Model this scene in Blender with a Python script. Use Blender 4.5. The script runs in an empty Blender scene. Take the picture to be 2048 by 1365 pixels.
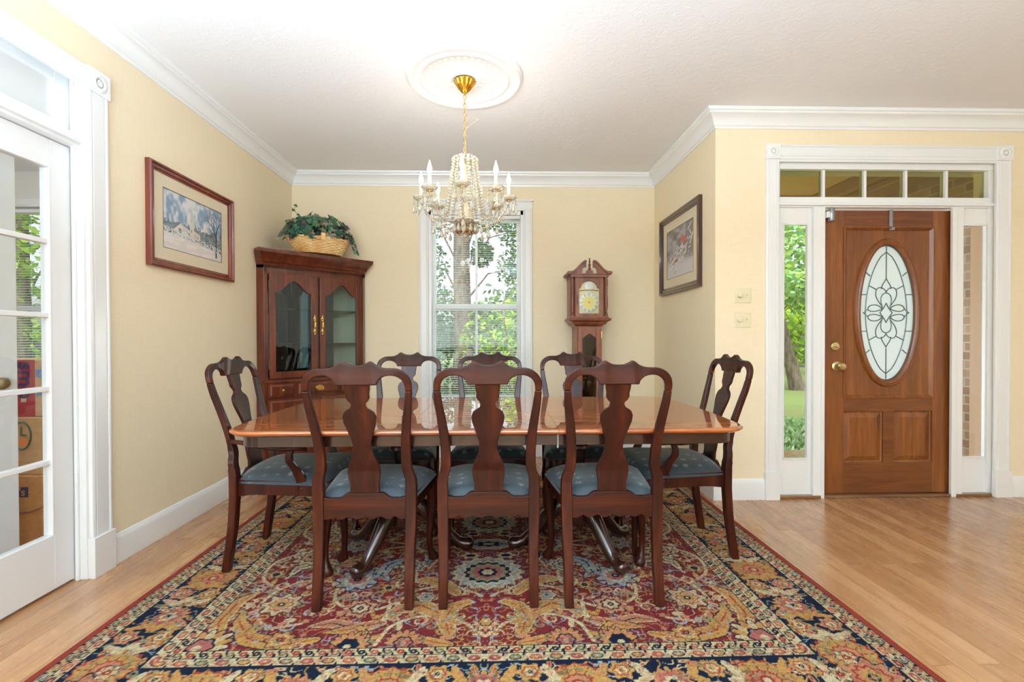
import bpy, math, random
import numpy as np
from mathutils import Vector, Matrix
PI = math.pi
scn = bpy.context.scene
col = scn.collection
random.seed(7)

# ------------------------------------------------------------------ camera
CAM_H = 1.12
F_PX, CX, CY = 949.8, 1018.0, 688.8
yaw, pitch, roll = .0265, -.0098, -.0027
def _rot():
    c, s = math.cos(yaw), math.sin(yaw); A = Matrix(((c, -s, 0), (s, c, 0), (0, 0, 1)))
    c, s = math.cos(pitch), math.sin(pitch); B = Matrix(((1, 0, 0), (0, c, s), (0, -s, c)))
    c, s = math.cos(roll), math.sin(roll); Cc = Matrix(((c, 0, s), (0, 1, 0), (-s, 0, c)))
    return Cc @ B @ A
R3 = _rot()                                  # rows: right, forward, up
right, fwd, up = Vector(R3[0]), Vector(R3[1]), Vector(R3[2])
cam_d = bpy.data.cameras.new('camera'); cam = bpy.data.objects.new('camera', cam_d); col.objects.link(cam)
M = Matrix.Identity(4)
for i in range(3):
    M[i][0], M[i][1], M[i][2] = right[i], up[i], -fwd[i]
M[2][3] = CAM_H
cam.matrix_world = M
cam_d.sensor_width = 36; cam_d.lens = 36 * F_PX / 2048
cam_d.shift_x = (1024 - CX) / 2048; cam_d.shift_y = (CY - 682.5) / 2048
cam_d.clip_start = .05; cam_d.clip_end = 200
scn.camera = cam

# ------------------------------------------------------------------ light
w = bpy.data.worlds.new('world'); scn.world = w; w.use_nodes = True
nt = w.node_tree; bg = nt.nodes['Background']
sky = nt.nodes.new('ShaderNodeTexSky'); sky.sky_type = 'NISHITA'; sky.sun_disc = False
sky.sun_elevation = math.radians(52); sky.sun_rotation = math.radians(200); sky.dust_density = 4.0; sky.air_density = 1.0; sky.ozone_density = .6
hs = nt.nodes.new('ShaderNodeHueSaturation'); hs.inputs['Saturation'].default_value = .45
nt.links.new(sky.outputs[0], hs.inputs['Color']); nt.links.new(hs.outputs[0], bg.inputs[0]); bg.inputs[1].default_value = .34

def lamp(name, typ, loc, target, energy, size=1, size_y=None, color=(1, 1, 1), **kw):
    d = bpy.data.lights.new(name, typ); d.energy = energy; d.color = color
    if typ == 'AREA':
        d.shape = 'RECTANGLE'; d.size = size; d.size_y = size_y or size
    elif typ == 'SUN': d.angle = size
    else: d.shadow_soft_size = size
    o = bpy.data.objects.new(name, d); col.objects.link(o); o.location = loc
    if target is not None:
        o.rotation_euler = (Vector(target) - Vector(loc)).to_track_quat('-Z', 'Y').to_euler()
    for k, v in kw.items(): setattr(d, k, v)
    return o
COOL = (.605, .82, 1)
lamp('sun', 'SUN', (0, 0, 12), (2.2, 6.5, 0), 1.9, math.radians(1.2), color=(1, .96, .88))
# added soft fill panels behind and right of the view, standing in for daylight
lamp('rear_fill', 'AREA', (-.4, -3.0, 1.5), (-.2, 3, 1.3), 54, 4.6, 2.1, COOL)
lamp('right_fill', 'AREA', (5.35, .4, 1.5), (-.5, 1.2, 1.2), 6, 3.0, 2.0, COOL)
# more unseen fill lights, added around the room without any fixtures
lamp('overhead_fill', 'AREA', (.2, -1.0, 2.62), (.2, -1.0, 0), 14, 1.2, 1.2, COOL)  # added downward fill behind the view
lamp('uplight_fill', 'AREA', (-.40, -.72, 1.20), (-.55, -1.15, 4.2), 440, 2.6, .9, COOL)  # main added fill, brightens the ceiling and bounces into the room
lamp('side_fill', 'AREA', (-1.7, -1.9, 1.5), (1.5, 3.9, 1.5), 10, 1.4, 1.8, COOL)  # added from the left to lift the right wall
lamp('garden_fill', 'AREA', (-.2, 6.4, 4.4), (-.2, 4.0, 1.0), 130, 2.6, 2.0, (.86, .94, 1))  # added panel above the window view, puts highlights on the chair tops
lamp('foyer_uplight_fill', 'AREA', (2.8, -.6, 1.30), (2.8, -.599, 4.2), 3, 1.4, .9, COOL)  # second added uplight, on the foyer side
lamp('foyer_fill', 'AREA', (3.9, 1.3, 2.6), (3.9, 1.3, 0), 1.5, .5, .5, (.8, .92, 1))  # weak soft fill added over the foyer
lamp('study_overhead_fill', 'AREA', (-3.6, 2.2, 2.6), (-3.4, 2.6, 0), 26, 1.0, 1.0, (.8, .92, 1))  # added to brighten the study behind the french door
lamp('study_front_fill', 'AREA', (-4.0, -2.2, 1.5), (-3.2, 3, 1.2), 50, 2.0, 1.6, (.8, .92, 1))  # extra fill panel added for the study, out of view
# added panel outside, aimed in to brighten the oval glass and the porch
lamp('porch_fill', 'AREA', (1.9, 6.3, .6), (3.1, 3.4, 2.2), 95, 2.2, 2.0, (.95, .98, 1))
scn.view_settings.view_transform = 'Standard'; scn.view_settings.look = 'None'
scn.view_settings.exposure = 0.46; scn.view_settings.gamma = 1.0
cy = scn.cycles
cy.max_bounces = 9; cy.diffuse_bounces = 5; cy.glossy_bounces = 4; cy.transmission_bounces = 7; cy.transparent_max_bounces = 10
cy.sample_clamp_indirect = 4.0; cy.caustics_reflective = False; cy.caustics_refractive = False
cy.use_denoising = True

# ------------------------------------------------------------------ materials
def lin(c):
    return tuple(((v / 255) / 12.92 if v / 255 <= .04045 else ((v / 255 + .055) / 1.055) ** 2.4) for v in c)
def lin4(c): return lin(c) + (1,)
MATS = {}
def mat(name, c=(200, 200, 200), rough=.5, metal=0, coat=0, spec=.5, trans=0, ior=1.5, emit=None, estr=0, crough=.05):
    m = bpy.data.materials.new(name); m.use_nodes = True; b = m.node_tree.nodes['Principled BSDF']
    b.inputs['Base Color'].default_value = lin4(c); b.inputs['Roughness'].default_value = rough
    b.inputs['Metallic'].default_value = metal; b.inputs['Coat Weight'].default_value = coat; b.inputs['Coat Roughness'].default_value = crough
    b.inputs['Specular IOR Level'].default_value = spec; b.inputs['Transmission Weight'].default_value = trans; b.inputs['IOR'].default_value = ior
    if emit: b.inputs['Emission Color'].default_value = lin4(emit); b.inputs['Emission Strength'].default_value = estr
    MATS[name] = m; return m
def N(m, t, **kw):
    n = m.node_tree.nodes.new(t)
    for k, v in kw.items():
        if hasattr(n, k): setattr(n, k, v)
        else: n.inputs[k].default_value = v
    return n
def L(m, a, b): m.node_tree.links.new(a, b)
def bsdf(m): return m.node_tree.nodes['Principled BSDF']
def coords(m, scale=(1, 1, 1), rot=(0, 0, 0), kind='Object'):
    tc = N(m, 'ShaderNodeTexCoord'); mp = N(m, 'ShaderNodeMapping')
    mp.inputs['Scale'].default_value = scale; mp.inputs['Rotation'].default_value = rot
    L(m, tc.outputs[kind], mp.inputs['Vector']); return mp.outputs[0]
def ramp(m, fac, stops):
    r = N(m, 'ShaderNodeValToRGB'); e = r.color_ramp.elements
    while len(e) < len(stops): e.new(.5)
    for el, (p, c) in zip(e, stops): el.position = p; el.color = lin4(c)
    L(m, fac, r.inputs[0]); return r.outputs[0]
def bump(m, h, strength=.2, dist=.01):
    b = N(m, 'ShaderNodeBump'); b.inputs['Strength'].default_value = strength; b.inputs['Distance'].default_value = dist
    L(m, h, b.inputs['Height']); L(m, b.outputs[0], bsdf(m).inputs['Normal']); return b

def wood(name, dark, mid, light, scale=(1, 1, 1), rough=.3, coat=.4, crough=.08, axis=2, fine=60, kind='Object', sp=.35):
    m = mat(name, mid, rough, coat=coat, crough=crough)
    sc = [scale[0] * 14, scale[1] * 14, scale[2] * 14]; sc[axis] = scale[axis] * 1.3
    v = coords(m, sc, kind=kind)
    n1 = N(m, 'ShaderNodeTexNoise', Scale=1.0, Detail=6.0, Roughness=.6, Distortion=1.2); L(m, v, n1.inputs['Vector'])
    c = ramp(m, n1.outputs['Fac'], [(.25, dark), (.5, mid), (.75, light)])
    sc2 = [fine, fine, fine]; sc2[axis] = fine / 22
    v2 = coords(m, sc2, kind=kind); n2 = N(m, 'ShaderNodeTexNoise', Scale=2.0, Detail=3.0); L(m, v2, n2.inputs['Vector'])
    mx = N(m, 'ShaderNodeMixRGB', blend_type='MULTIPLY'); mx.inputs[0].default_value = .35
    g = ramp(m, n2.outputs['Fac'], [(.3, (150, 140, 130)), (.6, (255, 255, 255))]); bsdf(m).inputs['Specular IOR Level'].default_value = sp
    L(m, c, mx.inputs[1]); L(m, g, mx.inputs[2]); L(m, mx.outputs[0], bsdf(m).inputs['Base Color'])
    return m

# walls: pale yellow grass-cloth paper with a fine weave
wall_m = mat('wall_paper', (231, 213, 172), .8, spec=.25)
v = coords(wall_m, (260, 260, 12)); n = N(wall_m, 'ShaderNodeTexNoise', Scale=1.0, Detail=2.0); L(wall_m, v, n.inputs['Vector'])
v2 = coords(wall_m, (14, 14, 200)); n2 = N(wall_m, 'ShaderNodeTexNoise', Scale=1.0, Detail=2.0); L(wall_m, v2, n2.inputs['Vector'])
ad = N(wall_m, 'ShaderNodeMath', operation='ADD'); L(wall_m, n.outputs['Fac'], ad.inputs[0]); L(wall_m, n2.outputs['Fac'], ad.inputs[1])
hf = N(wall_m, 'ShaderNodeMath', operation='MULTIPLY'); hf.inputs[1].default_value = .5; L(wall_m, ad.outputs[0], hf.inputs[0])
L(wall_m, ramp(wall_m, hf.outputs[0], [(.3, (234, 216, 184)), (.7, (240, 225, 196))]), bsdf(wall_m).inputs['Base Color'])
bump(wall_m, hf.outputs[0], .06, .001)
# ceiling: white with stomped drywall texture
ceil_m = mat('ceiling_paint', (244, 244, 245), .85, spec=.2)
v = coords(ceil_m, (28, 28, 28)); n = N(ceil_m, 'ShaderNodeTexNoise', Scale=1.0, Detail=5.0, Roughness=.65, Distortion=.8); L(ceil_m, v, n.inputs['Vector'])
cr = ramp(ceil_m, n.outputs['Fac'], [(.48, (0, 0, 0)), (.62, (255, 255, 255))]); bump(ceil_m, cr, .25, .002)
trim_m = mat('white_trim_paint', (238, 238, 237), .28, coat=.25, crough=.15)
door_white_m = mat('white_door_paint', (236, 236, 236), .35)
plaster_m = mat('medallion_white', (244, 243, 241), .6)

# floor: oak strips running away from the camera
floor_m = mat('oak_floor', (190, 148, 104), .27, coat=.3, crough=.14)
v = coords(floor_m, (1, 1, 1), (0, 0, PI / 2)); br = N(floor_m, 'ShaderNodeTexBrick', offset=.37, Scale=1.0)
br.inputs['Brick Width'].default_value = 1.15; br.inputs['Row Height'].default_value = .0825; br.inputs['Mortar Size'].default_value = .0012
br.inputs['Color1'].default_value = (0, 0, 0, 1); br.inputs['Color2'].default_value = (1, 1, 1, 1); br.inputs['Mortar'].default_value = (.35, .35, .35, 1)
L(floor_m, v, br.inputs['Vector'])
base = ramp(floor_m, br.outputs['Color'], [(0, (156, 109, 70)), (.5, (168, 121, 80)), (1, (182, 136, 94))])
v = coords(floor_m, (8, .75, 8)); n = N(floor_m, 'ShaderNodeTexNoise', Scale=2.2, Detail=5.0, Roughness=.55, Distortion=1.2)
va = N(floor_m, 'ShaderNodeVectorMath', operation='ADD'); sc_ = N(floor_m, 'ShaderNodeVectorMath', operation='SCALE'); sc_.inputs['Scale'].default_value = 37.0
L(floor_m, br.outputs['Color'], sc_.inputs[0]); L(floor_m, v, va.inputs[0]); L(floor_m, sc_.outputs[0], va.inputs[1]); L(floor_m, va.outputs[0], n.inputs['Vector'])
g = ramp(floor_m, n.outputs['Fac'], [(.28, (196, 180, 162)), (.46, (240, 233, 225)), (.7, (255, 255, 255))])
mx = N(floor_m, 'ShaderNodeMixRGB', blend_type='MULTIPLY'); mx.inputs[0].default_value = .7; L(floor_m, base, mx.inputs[1]); L(floor_m, g, mx.inputs[2])
mo = N(floor_m, 'ShaderNodeMixRGB', blend_type='MULTIPLY'); L(floor_m, br.outputs['Fac'], mo.inputs[0]); L(floor_m, mx.outputs[0], mo.inputs[1]); mo.inputs[2].default_value = (.45, .35, .28, 1)
L(floor_m, mo.outputs[0], bsdf(floor_m).inputs['Base Color'])
rr = N(floor_m, 'ShaderNodeMapRange'); rr.inputs['To Min'].default_value = .2; rr.inputs['To Max'].default_value = .34; L(floor_m, n.outputs['Fac'], rr.inputs[0]); L(floor_m, rr.outputs[0], bsdf(floor_m).inputs['Roughness'])

mahog = wood('mahogany', (28, 9, 5), (52, 18, 9), (80, 32, 15), rough=.42, coat=.22, crough=.08, sp=.12)
mahogx = wood('mahogany_rail', (30, 10, 6), (54, 19, 9), (84, 34, 16), rough=.42, coat=.2, crough=.08, axis=0, sp=.12)
table_m = wood('table_top_veneer', (118, 54, 17), (148, 74, 25), (176, 98, 38), rough=.3, coat=1.0, crough=.015, axis=0)
bsdf(table_m).inputs['Coat IOR'].default_value = 1.8; bsdf(table_m).inputs['Specular IOR Level'].default_value = .05
table_dark = wood('table_dark_mahogany', (28, 13, 9), (44, 20, 13), (62, 30, 19), rough=.25, coat=.6, crough=.05)
cab_m = wood('cabinet_cherry', (62, 24, 14), (92, 39, 21), (120, 57, 33), rough=.28, coat=.5, crough=.08)
clock_m = wood('clock_cherry', (92, 46, 28), (122, 66, 42), (148, 86, 58), rough=.4, coat=.25, crough=.2)
door_m = wood('front_door_fir', (96, 50, 20), (120, 66, 27), (142, 84, 38), scale=(1, 1, .8), rough=.38, coat=.2, crough=.15)
door_mx = wood('front_door_rail_fir', (86, 44, 18), (108, 58, 25), (130, 74, 34), rough=.38, coat=.2, crough=.15, axis=0)
pic_m = wood('picture_frame_cherry', (84, 34, 24), (118, 52, 38), (142, 70, 50), rough=.25, coat=.5)
pic_dark = wood('picture_frame_walnut', (44, 26, 20), (66, 40, 32), (88, 56, 44), rough=.25, coat=.5)
brass = mat('brass', (212, 176, 98), .22, 1); brass_pale = mat('antique_brass', (196, 178, 132), .28, 1)
gold = mat('chandelier_gold', (232, 176, 66), .22, 1); steel = mat('grey_steel', (150, 152, 158), .35, .8); dark_iron = mat('dark_hinge', (88, 60, 42), .4, .7)
ivory = mat('ivory_plastic', (226, 214, 182), .4); black_m = mat('black', (18, 18, 18), .4)
crystal = mat('crystal', (255, 246, 226), .03, trans=.55, ior=1.45, spec=.9); bsdf(crystal).inputs['Emission Strength'].default_value = 0
crystal_stem = mat('crystal_stem', (250, 236, 206), .08, trans=.35, ior=1.45, spec=.9)
amber = mat('amber_crystal', (214, 128, 62), .05, trans=.8, ior=1.5)
candle_m = mat('candle_sleeve', (248, 238, 214), .5)
bulb_m = mat('flame_bulb', (255, 240, 210), .2, emit=(255, 222, 170), estr=4.0)
mat_board = mat('mat_board', (226, 212, 184), .8)
def glass_mat(name, tint=(255, 255, 255), gl=1.0, rough=0.0):
    m = bpy.data.materials.new(name); m.use_nodes = True; t = m.node_tree; t.nodes.clear()
    o = t.nodes.new('ShaderNodeOutputMaterial'); mixn = t.nodes.new('ShaderNodeMixShader'); tr = t.nodes.new('ShaderNodeBsdfTransparent'); g_ = t.nodes.new('ShaderNodeBsdfGlossy')
    g_.inputs['Roughness'].default_value = rough; tr.inputs[0].default_value = lin4(tint); fr = t.nodes.new('ShaderNodeFresnel'); fr.inputs[0].default_value = 1.5
    mu = t.nodes.new('ShaderNodeMath'); mu.operation = 'MULTIPLY'; mu.inputs[1].default_value = gl; mu.use_clamp = True
    ge = t.nodes.new('ShaderNodeNewGeometry'); mr = t.nodes.new('ShaderNodeMapRange'); mr.inputs['To Min'].default_value = 1.5; mr.inputs['To Max'].default_value = 1 / 1.5; t.links.new(ge.outputs['Backfacing'], mr.inputs[0]); t.links.new(mr.outputs[0], fr.inputs[0]); t.links.new(fr.outputs[0], mu.inputs[0]); t.links.new(mu.outputs[0], mixn.inputs[0]); t.links.new(tr.outputs[0], mixn.inputs[1]); t.links.new(g_.outputs[0], mixn.inputs[2]); t.links.new(mixn.outputs[0], o.inputs[0])
    return m
glass = glass_mat('window_glass', (250, 252, 252), 1.0)
glass_cab = glass_mat('cabinet_glass', (226, 236, 238), .9)
glass_dim = glass_mat('transom_glass', (206, 204, 168), 1.2)
def bevel_glass():
    m = mat('bevelled_leaded_glass', (232, 240, 240), .2, spec=.5)
    v = coords(m, (120, 120, 120)); n = N(m, 'ShaderNodeTexNoise', Scale=1.0, Detail=3.0); L(m, v, n.inputs['Vector']); bump(m, n.outputs['Fac'], .35, .003)
    tl = N(m, 'ShaderNodeBsdfTranslucent'); tl.inputs[0].default_value = lin4((236, 244, 244)); ms = N(m, 'ShaderNodeMixShader'); ms.inputs[0].default_value = .55
    L(m, bsdf(m).outputs[0], ms.inputs[1]); L(m, tl.outputs[0], ms.inputs[2]); L(m, ms.outputs[0], m.node_tree.nodes['Material Output'].inputs[0]); return m
obscure = bevel_glass()
clear_bevel = mat('clear_bevel_glass', (240, 246, 246), .03, trans=.7, ior=1.3)
lead = mat('lead_came', (88, 104, 104), .35, .5)

fabric = mat('blue_grey_damask', (70, 84, 92), .6, spec=.3)
bsdf(fabric).inputs['Sheen Weight'].default_value = .25
v = coords(fabric, (15, 15, 15)); vo = N(fabric, 'ShaderNodeTexVoronoi', Scale=1.0, Randomness=.25); L(fabric, v, vo.inputs['Vector'])
nz = N(fabric, 'ShaderNodeTexNoise', Scale=7.0, Detail=3.0); L(fabric, v, nz.inputs['Vector'])
sm = N(fabric, 'ShaderNodeMath', operation='MULTIPLY_ADD'); L(fabric, nz.outputs['Fac'], sm.inputs[0]); sm.inputs[1].default_value = .42; L(fabric, vo.outputs['Distance'], sm.inputs[2])
L(fabric, ramp(fabric, sm.outputs[0], [(.36, (112, 120, 122)), (.46, (52, 60, 65)), (.8, (44, 52, 58))]), bsdf(fabric).inputs['Base Color'])
v2 = coords(fabric, (500, 500, 500)); wv = N(fabric, 'ShaderNodeTexNoise', Scale=1.0); L(fabric, v2, wv.inputs['Vector']); bump(fabric, wv.outputs['Fac'], .2, .001)

def vcol_mat(name, rough=.8, spec=.3, attr='Col', bumpscale=None, bs=.4, trans=False):
    m = mat(name, (200, 200, 200), rough, spec=spec)
    a = N(m, 'ShaderNodeAttribute', attribute_name=attr); L(m, a.outputs['Color'], bsdf(m).inputs['Base Color'])
    if bumpscale:
        v = coords(m, (bumpscale,) * 3); n = N(m, 'ShaderNodeTexNoise', Scale=1.0, Detail=2.0); L(m, v, n.inputs['Vector']); bump(m, n.outputs['Fac'], bs, .003)
    if trans:
        b = bsdf(m); out = m.node_tree.nodes['Material Output']; tl = N(m, 'ShaderNodeBsdfTranslucent'); ms = N(m, 'ShaderNodeMixShader'); ms.inputs[0].default_value = .35
        L(m, a.outputs['Color'], tl.inputs[0]); L(m, b.outputs[0], ms.inputs[1]); L(m, tl.outputs[0], ms.inputs[2]); L(m, ms.outputs[0], out.inputs[0])
    return m
rug_m = vcol_mat('wool_rug', .95, .1, bumpscale=420, bs=.7)
print_m = vcol_mat('paper_print', .5, .4)
leaf_m = vcol_mat('leaves', .5, .4, trans=True)
ivy_m = vcol_mat('silk_ivy', .45, .5)

# ------------------------------------------------------------------ mesh helpers
class MB:
    def __init__(s): s.v = []; s.f = []; s.T = Matrix.Identity(4)
    def add(s, vs, fs):
        b = len(s.v); s.v += [tuple(s.T @ Vector(p)) for p in vs]; s.f += [tuple(b + i for i in q) for q in fs]; return s
    def box(s, x0, x1, y0, y1, z0, z1):
        vs = [(x, y, z) for z in (z0, z1) for y in (y0, y1) for x in (x0, x1)]
        return s.add(vs, [(0, 2, 3, 1), (4, 5, 7, 6), (0, 1, 5, 4), (2, 6, 7, 3), (0, 4, 6, 2), (1, 3, 7, 5)])
    def loft(s, rings, cap=True, closed=True):
        n = len(rings[0]); vs = [p for r in rings for p in r]; fs = []
        for i in range(len(rings) - 1):
            for j in range(n if closed else n - 1):
                k = (j + 1) % n; fs.append((i * n + j, i * n + k, (i + 1) * n + k, (i + 1) * n + j))
        if cap and closed: fs.append(tuple(range(n - 1, -1, -1))); fs.append(tuple((len(rings) - 1) * n + j for j in range(n)))
        return s.add(vs, fs)
    def lathe(s, prof, c=(0, 0, 0), seg=24, axis='z', flute=0, nfl=0):
        rings = []
        for r, h in prof:
            ring = []
            for k in range(seg):
                a = 2 * PI * k / seg; rr_ = max(r, 1e-5) * (1 + (flute * math.cos(a * nfl) if nfl else 0)); x, y = rr_ * math.cos(a), rr_ * math.sin(a)
                p = {'z': (x, y, h), 'y': (x, -h, y), 'x': (h, x, y)}[axis]
                ring.append((c[0] + p[0], c[1] + p[1], c[2] + p[2]))
            rings.append(ring)
        return s.loft(rings)
    def tube(s, pts, r, seg=8, closed=False, flat=1.0):
        pts = [Vector(p) for p in pts]; n = len(pts); rad = r if isinstance(r, (list, tuple)) else [r] * n
        rings = []; up_ = None
        for i, p in enumerate(pts):
            a = pts[(i - 1) % n] if (closed or i > 0) else p; b = pts[(i + 1) % n] if (closed or i < n - 1) else p
            t = (b - a); t = t.normalized() if t.length > 1e-9 else Vector((0, 0, 1))
            if up_ is None: up_ = Vector((0, 0, 1)) if abs(t.z) < .9 else Vector((0, 1, 0))
            x = t.cross(up_); x = x.normalized() if x.length > 1e-6 else Vector((1, 0, 0)); y = x.cross(t).normalized(); up_ = y
            rings.append([tuple(p + x * math.cos(2 * PI * k / seg) * rad[i] + y * math.sin(2 * PI * k / seg) * rad[i] * flat) for k in range(seg)])
        if closed: rings.append(rings[0]); return s.loft(rings, cap=False)
        return s.loft(rings)
    def prism(s, out, a, b, plane='xz'):
        f = {'xz': lambda p, d: (p[0], d, p[1]), 'xy': lambda p, d: (p[0], p[1], d), 'yz': lambda p, d: (d, p[0], p[1])}[plane]
        return s.loft([[f(p, a) for p in out], [f(p, b) for p in out]])
    def ribbon(s, rows):
        # rows: (outer(x,z), inner(x,z), y centre, thickness) -> solid curved board
        rings = [[(o[0], y - t / 2, o[1]), (o[0], y + t / 2, o[1]), (i[0], y + t / 2, i[1]), (i[0], y - t / 2, i[1])] for o, i, y, t in rows]
        return s.loft(rings)
    def build(s, name, m, parent=None, bev=0, smooth=35, seg=2, sub=0):
        me = bpy.data.meshes.new(name); me.from_pydata(s.v, [], s.f); me.update()
        import bmesh
        bm = bmesh.new(); bm.from_mesh(me); bmesh.ops.recalc_face_normals(bm, faces=bm.faces); bm.to_mesh(me); bm.free()
        if smooth:
            me.polygons.foreach_set('use_smooth', [True] * len(me.polygons)); me.set_sharp_from_angle(angle=math.radians(smooth))
        me.materials.append(m); o = bpy.data.objects.new(name, me); col.objects.link(o)
        if parent is not None: o.parent = parent
        if bev:
            b = o.modifiers.new('bevel', 'BEVEL'); b.width = bev; b.segments = seg; b.limit_method = 'ANGLE'; b.angle_limit = math.radians(40); b.harden_normals = True
        if sub: b = o.modifiers.new('sub', 'SUBSURF'); b.levels = b.render_levels = sub
        return o
def empty(name, loc=(0, 0, 0), rz=0):
    o = bpy.data.objects.new(name, None); col.objects.link(o); o.location = loc; o.rotation_euler = (0, 0, rz); o.empty_display_size = .1; return o
def tag(o, label=None, cat=None, group=None, kind=None):
    if label: o['label'] = label
    if cat: o['category'] = cat
    if group: o['group'] = group
    if kind: o['kind'] = kind
    return o
def struct(o, label=None): return tag(o, label, None, None, 'structure')
def copy_tree(o, parent=None):
    c = o.copy(); col.objects.link(c); c.parent = parent
    for ch in [x for x in KIDS.get(o.name, list(o.children))]: copy_tree(ch, c)
    return c
KIDS = {}
def P2(cx, cy, rx, ry, n, a0=0, a1=2 * PI, end=False):
    return [(cx + rx * math.cos(a0 + (a1 - a0) * k / (n - (1 if end else 0))), cy + ry * math.sin(a0 + (a1 - a0) * k / (n - (1 if end else 0)))) for k in range(n)]
def grid_mesh(name, X, Y, Z, colr, m, parent=None):
    """regular grid (ny,nx) with per-vertex colour (linear)"""
    ny, nx = X.shape; co = np.stack([X, Y, Z], -1).reshape(-1, 3).astype(np.float32)
    i = np.arange((ny - 1) * (nx - 1)); r = i // (nx - 1); c = i % (nx - 1); a = r * nx + c
    q = np.stack([a, a + 1, a + nx + 1, a + nx], -1).astype(np.int32)
    me = bpy.data.meshes.new(name); me.vertices.add(len(co)); me.vertices.foreach_set('co', co.ravel())
    me.loops.add(q.size); me.loops.foreach_set('vertex_index', q.ravel()); me.polygons.add(len(q))
    me.polygons.foreach_set('loop_start', np.arange(0, q.size, 4, dtype=np.int32)); me.update(calc_edges=True); me.validate()
    set_col(me, colr.reshape(-1, 3)); me.materials.append(m)
    o = bpy.data.objects.new(name, me); col.objects.link(o)
    if parent is not None: o.parent = parent
    return o
def set_col(me, c):
    ca = me.color_attributes.new('Col', 'FLOAT_COLOR', 'POINT'); c4 = np.ones((len(c), 4), np.float32); c4[:, :3] = c; ca.data.foreach_set('color', c4.ravel())
def nlin(a):
    a = np.asarray(a, float) / 255; return np.where(a <= .04045, a / 12.92, ((a + .055) / 1.055) ** 2.4)
rng = np.random.default_rng(3)
def vnoise(x, y, s, seed=0):
    """smooth value noise in 0..1"""
    r = np.random.default_rng(seed); T = r.random((64, 64)); x = x * s; y = y * s
    xi = np.floor(x).astype(int); yi = np.floor(y).astype(int); fx = x - xi; fy = y - yi; fx = fx * fx * (3 - 2 * fx); fy = fy * fy * (3 - 2 * fy)
    g = lambda a, b: T[a % 64, b % 64]
    return (g(xi, yi) * (1 - fx) + g(xi + 1, yi) * fx) * (1 - fy) + (g(xi, yi + 1) * (1 - fx) + g(xi + 1, yi + 1) * fx) * fy

# ------------------------------------------------------------------ room shell
XL, XR, YD, YB, ZC = -1.917, 1.518, 3.257, 4.527, 2.69
T = .16
Y0 = -3.3; XS = -5.2; XF = 5.6
struct(MB().box(XS - .2, XF + .2, Y0 - .2, YB + T, -.12, 0).build('floor', floor_m, smooth=0))
struct(MB().box(XS - .2, XF + .2, Y0 - .2, YB + T, ZC, ZC + .12).build('ceiling', ceil_m, smooth=0))
# back wall with two window openings
WX0, WX1, WZ0, WZ1 = -.645, .262, .50, 2.345           # dining window opening
SX0, SX1, SZ0, SZ1 = -5.0, -4.14, .5, 2.36             # study window opening
b = MB()
b.box(XL, WX0, YB, YB + T, 0, ZC).box(WX1, XR + T, YB, YB + T, 0, ZC).box(WX0, WX1, YB, YB + T, 0, WZ0).box(WX0, WX1, YB, YB + T, WZ1, ZC)
struct(b.build('wall_back', wall_m, smooth=0))
b = MB().box(XS, SX0, YB, YB + T, 0, ZC).box(SX1, XL, YB, YB + T, 0, ZC).box(SX0, SX1, YB, YB + T, 0, SZ0).box(SX0, SX1, YB, YB + T, SZ1, ZC)
struct(b.build('wall_study_back', mat('study_wall_paint', (228, 226, 222), .8), smooth=0)); study_m = MATS['study_wall_paint']
struct(MB().box(XR, XR + T, YD, YB, 0, ZC).build('wall_right', wall_m, smooth=0))
# door wall
OX0, OX1, OZ1 = 1.955, 3.515, 2.375
b = MB().box(XR + T, OX0, YD, YD + T, 0, ZC).box(OX1, XF, YD, YD + T, 0, ZC).box(OX0, OX1, YD, YD + T, OZ1, ZC)
struct(b.build('wall_foyer', wall_m, smooth=0))
# left wall with the french door opening
FY0, FY1, FZ = .62, 2.285, 2.36
b = MB().box(XL - T, XL, FY1, YB, 0, ZC).box(XL - T, XL, Y0, FY0, 0, ZC).box(XL - T, XL, FY0, FY1, FZ, ZC)
struct(b.build('wall_left', wall_m, smooth=0))
# rooms around, behind the photographer
struct(MB().box(XF, XF + T, Y0, YD + T, 0, ZC).build('wall_foyer_side', wall_m, smooth=0))
struct(MB().box(XS, XF, Y0 - T, Y0, 0, ZC).build('wall_rear', wall_m, smooth=0))
struct(MB().box(XS - T, XS, Y0, YB, 0, ZC).build('wall_study_side', study_m, smooth=0))

# crown moulding
crown = [(0, -.118), (.008, -.118), (.012, -.104), (.02, -.100), (.024, -.088), (.034, -.062), (.052, -.042), (.070, -.034), (.074, -.022), (.082, -.018), (.088, -.006), (.088, 0), (0, 0)]
def mitre_run(path, prof, z, name, m=trim_m):
    # path of 2D points on the wall line, room on the right-hand side of travel; mitred ends follow neighbours
    rings = []; n = len(path)
    for i, p in enumerate(path):
        p = Vector(p); d0 = (Vector(path[i]) - Vector(path[i - 1])).normalized() if i > 0 else None; d1 = (Vector(path[i + 1]) - p).normalized() if i < n - 1 else None
        n0 = Vector((d0.y, -d0.x)) if d0 else None; n1 = Vector((d1.y, -d1.x)) if d1 else None
        if n0 is None: off = n1
        elif n1 is None: off = n0
        else: off = (n0 + n1) / (1 + n0.dot(n1))
        rings.append([(p.x + off.x * a, p.y + off.y * a, z + h) for a, h in prof])
    return struct(MB().loft(rings).build(name, m, smooth=30))
mitre_run([(XL, Y0), (XL, YB), (XR, YB), (XR, YD), (XF, YD)], crown, ZC, 'trim_1')
base = [(0, 0), (.018, 0), (.018, .006), (.016, .105), (.014, .112), (.014, .122), (.009, .132), (.006, .142), (0, .146)]
shoe = .0
mitre_run([(XL, 2.40), (XL, YB), (-.728, YB)], base, 0, 'baseboard_left')
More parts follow.
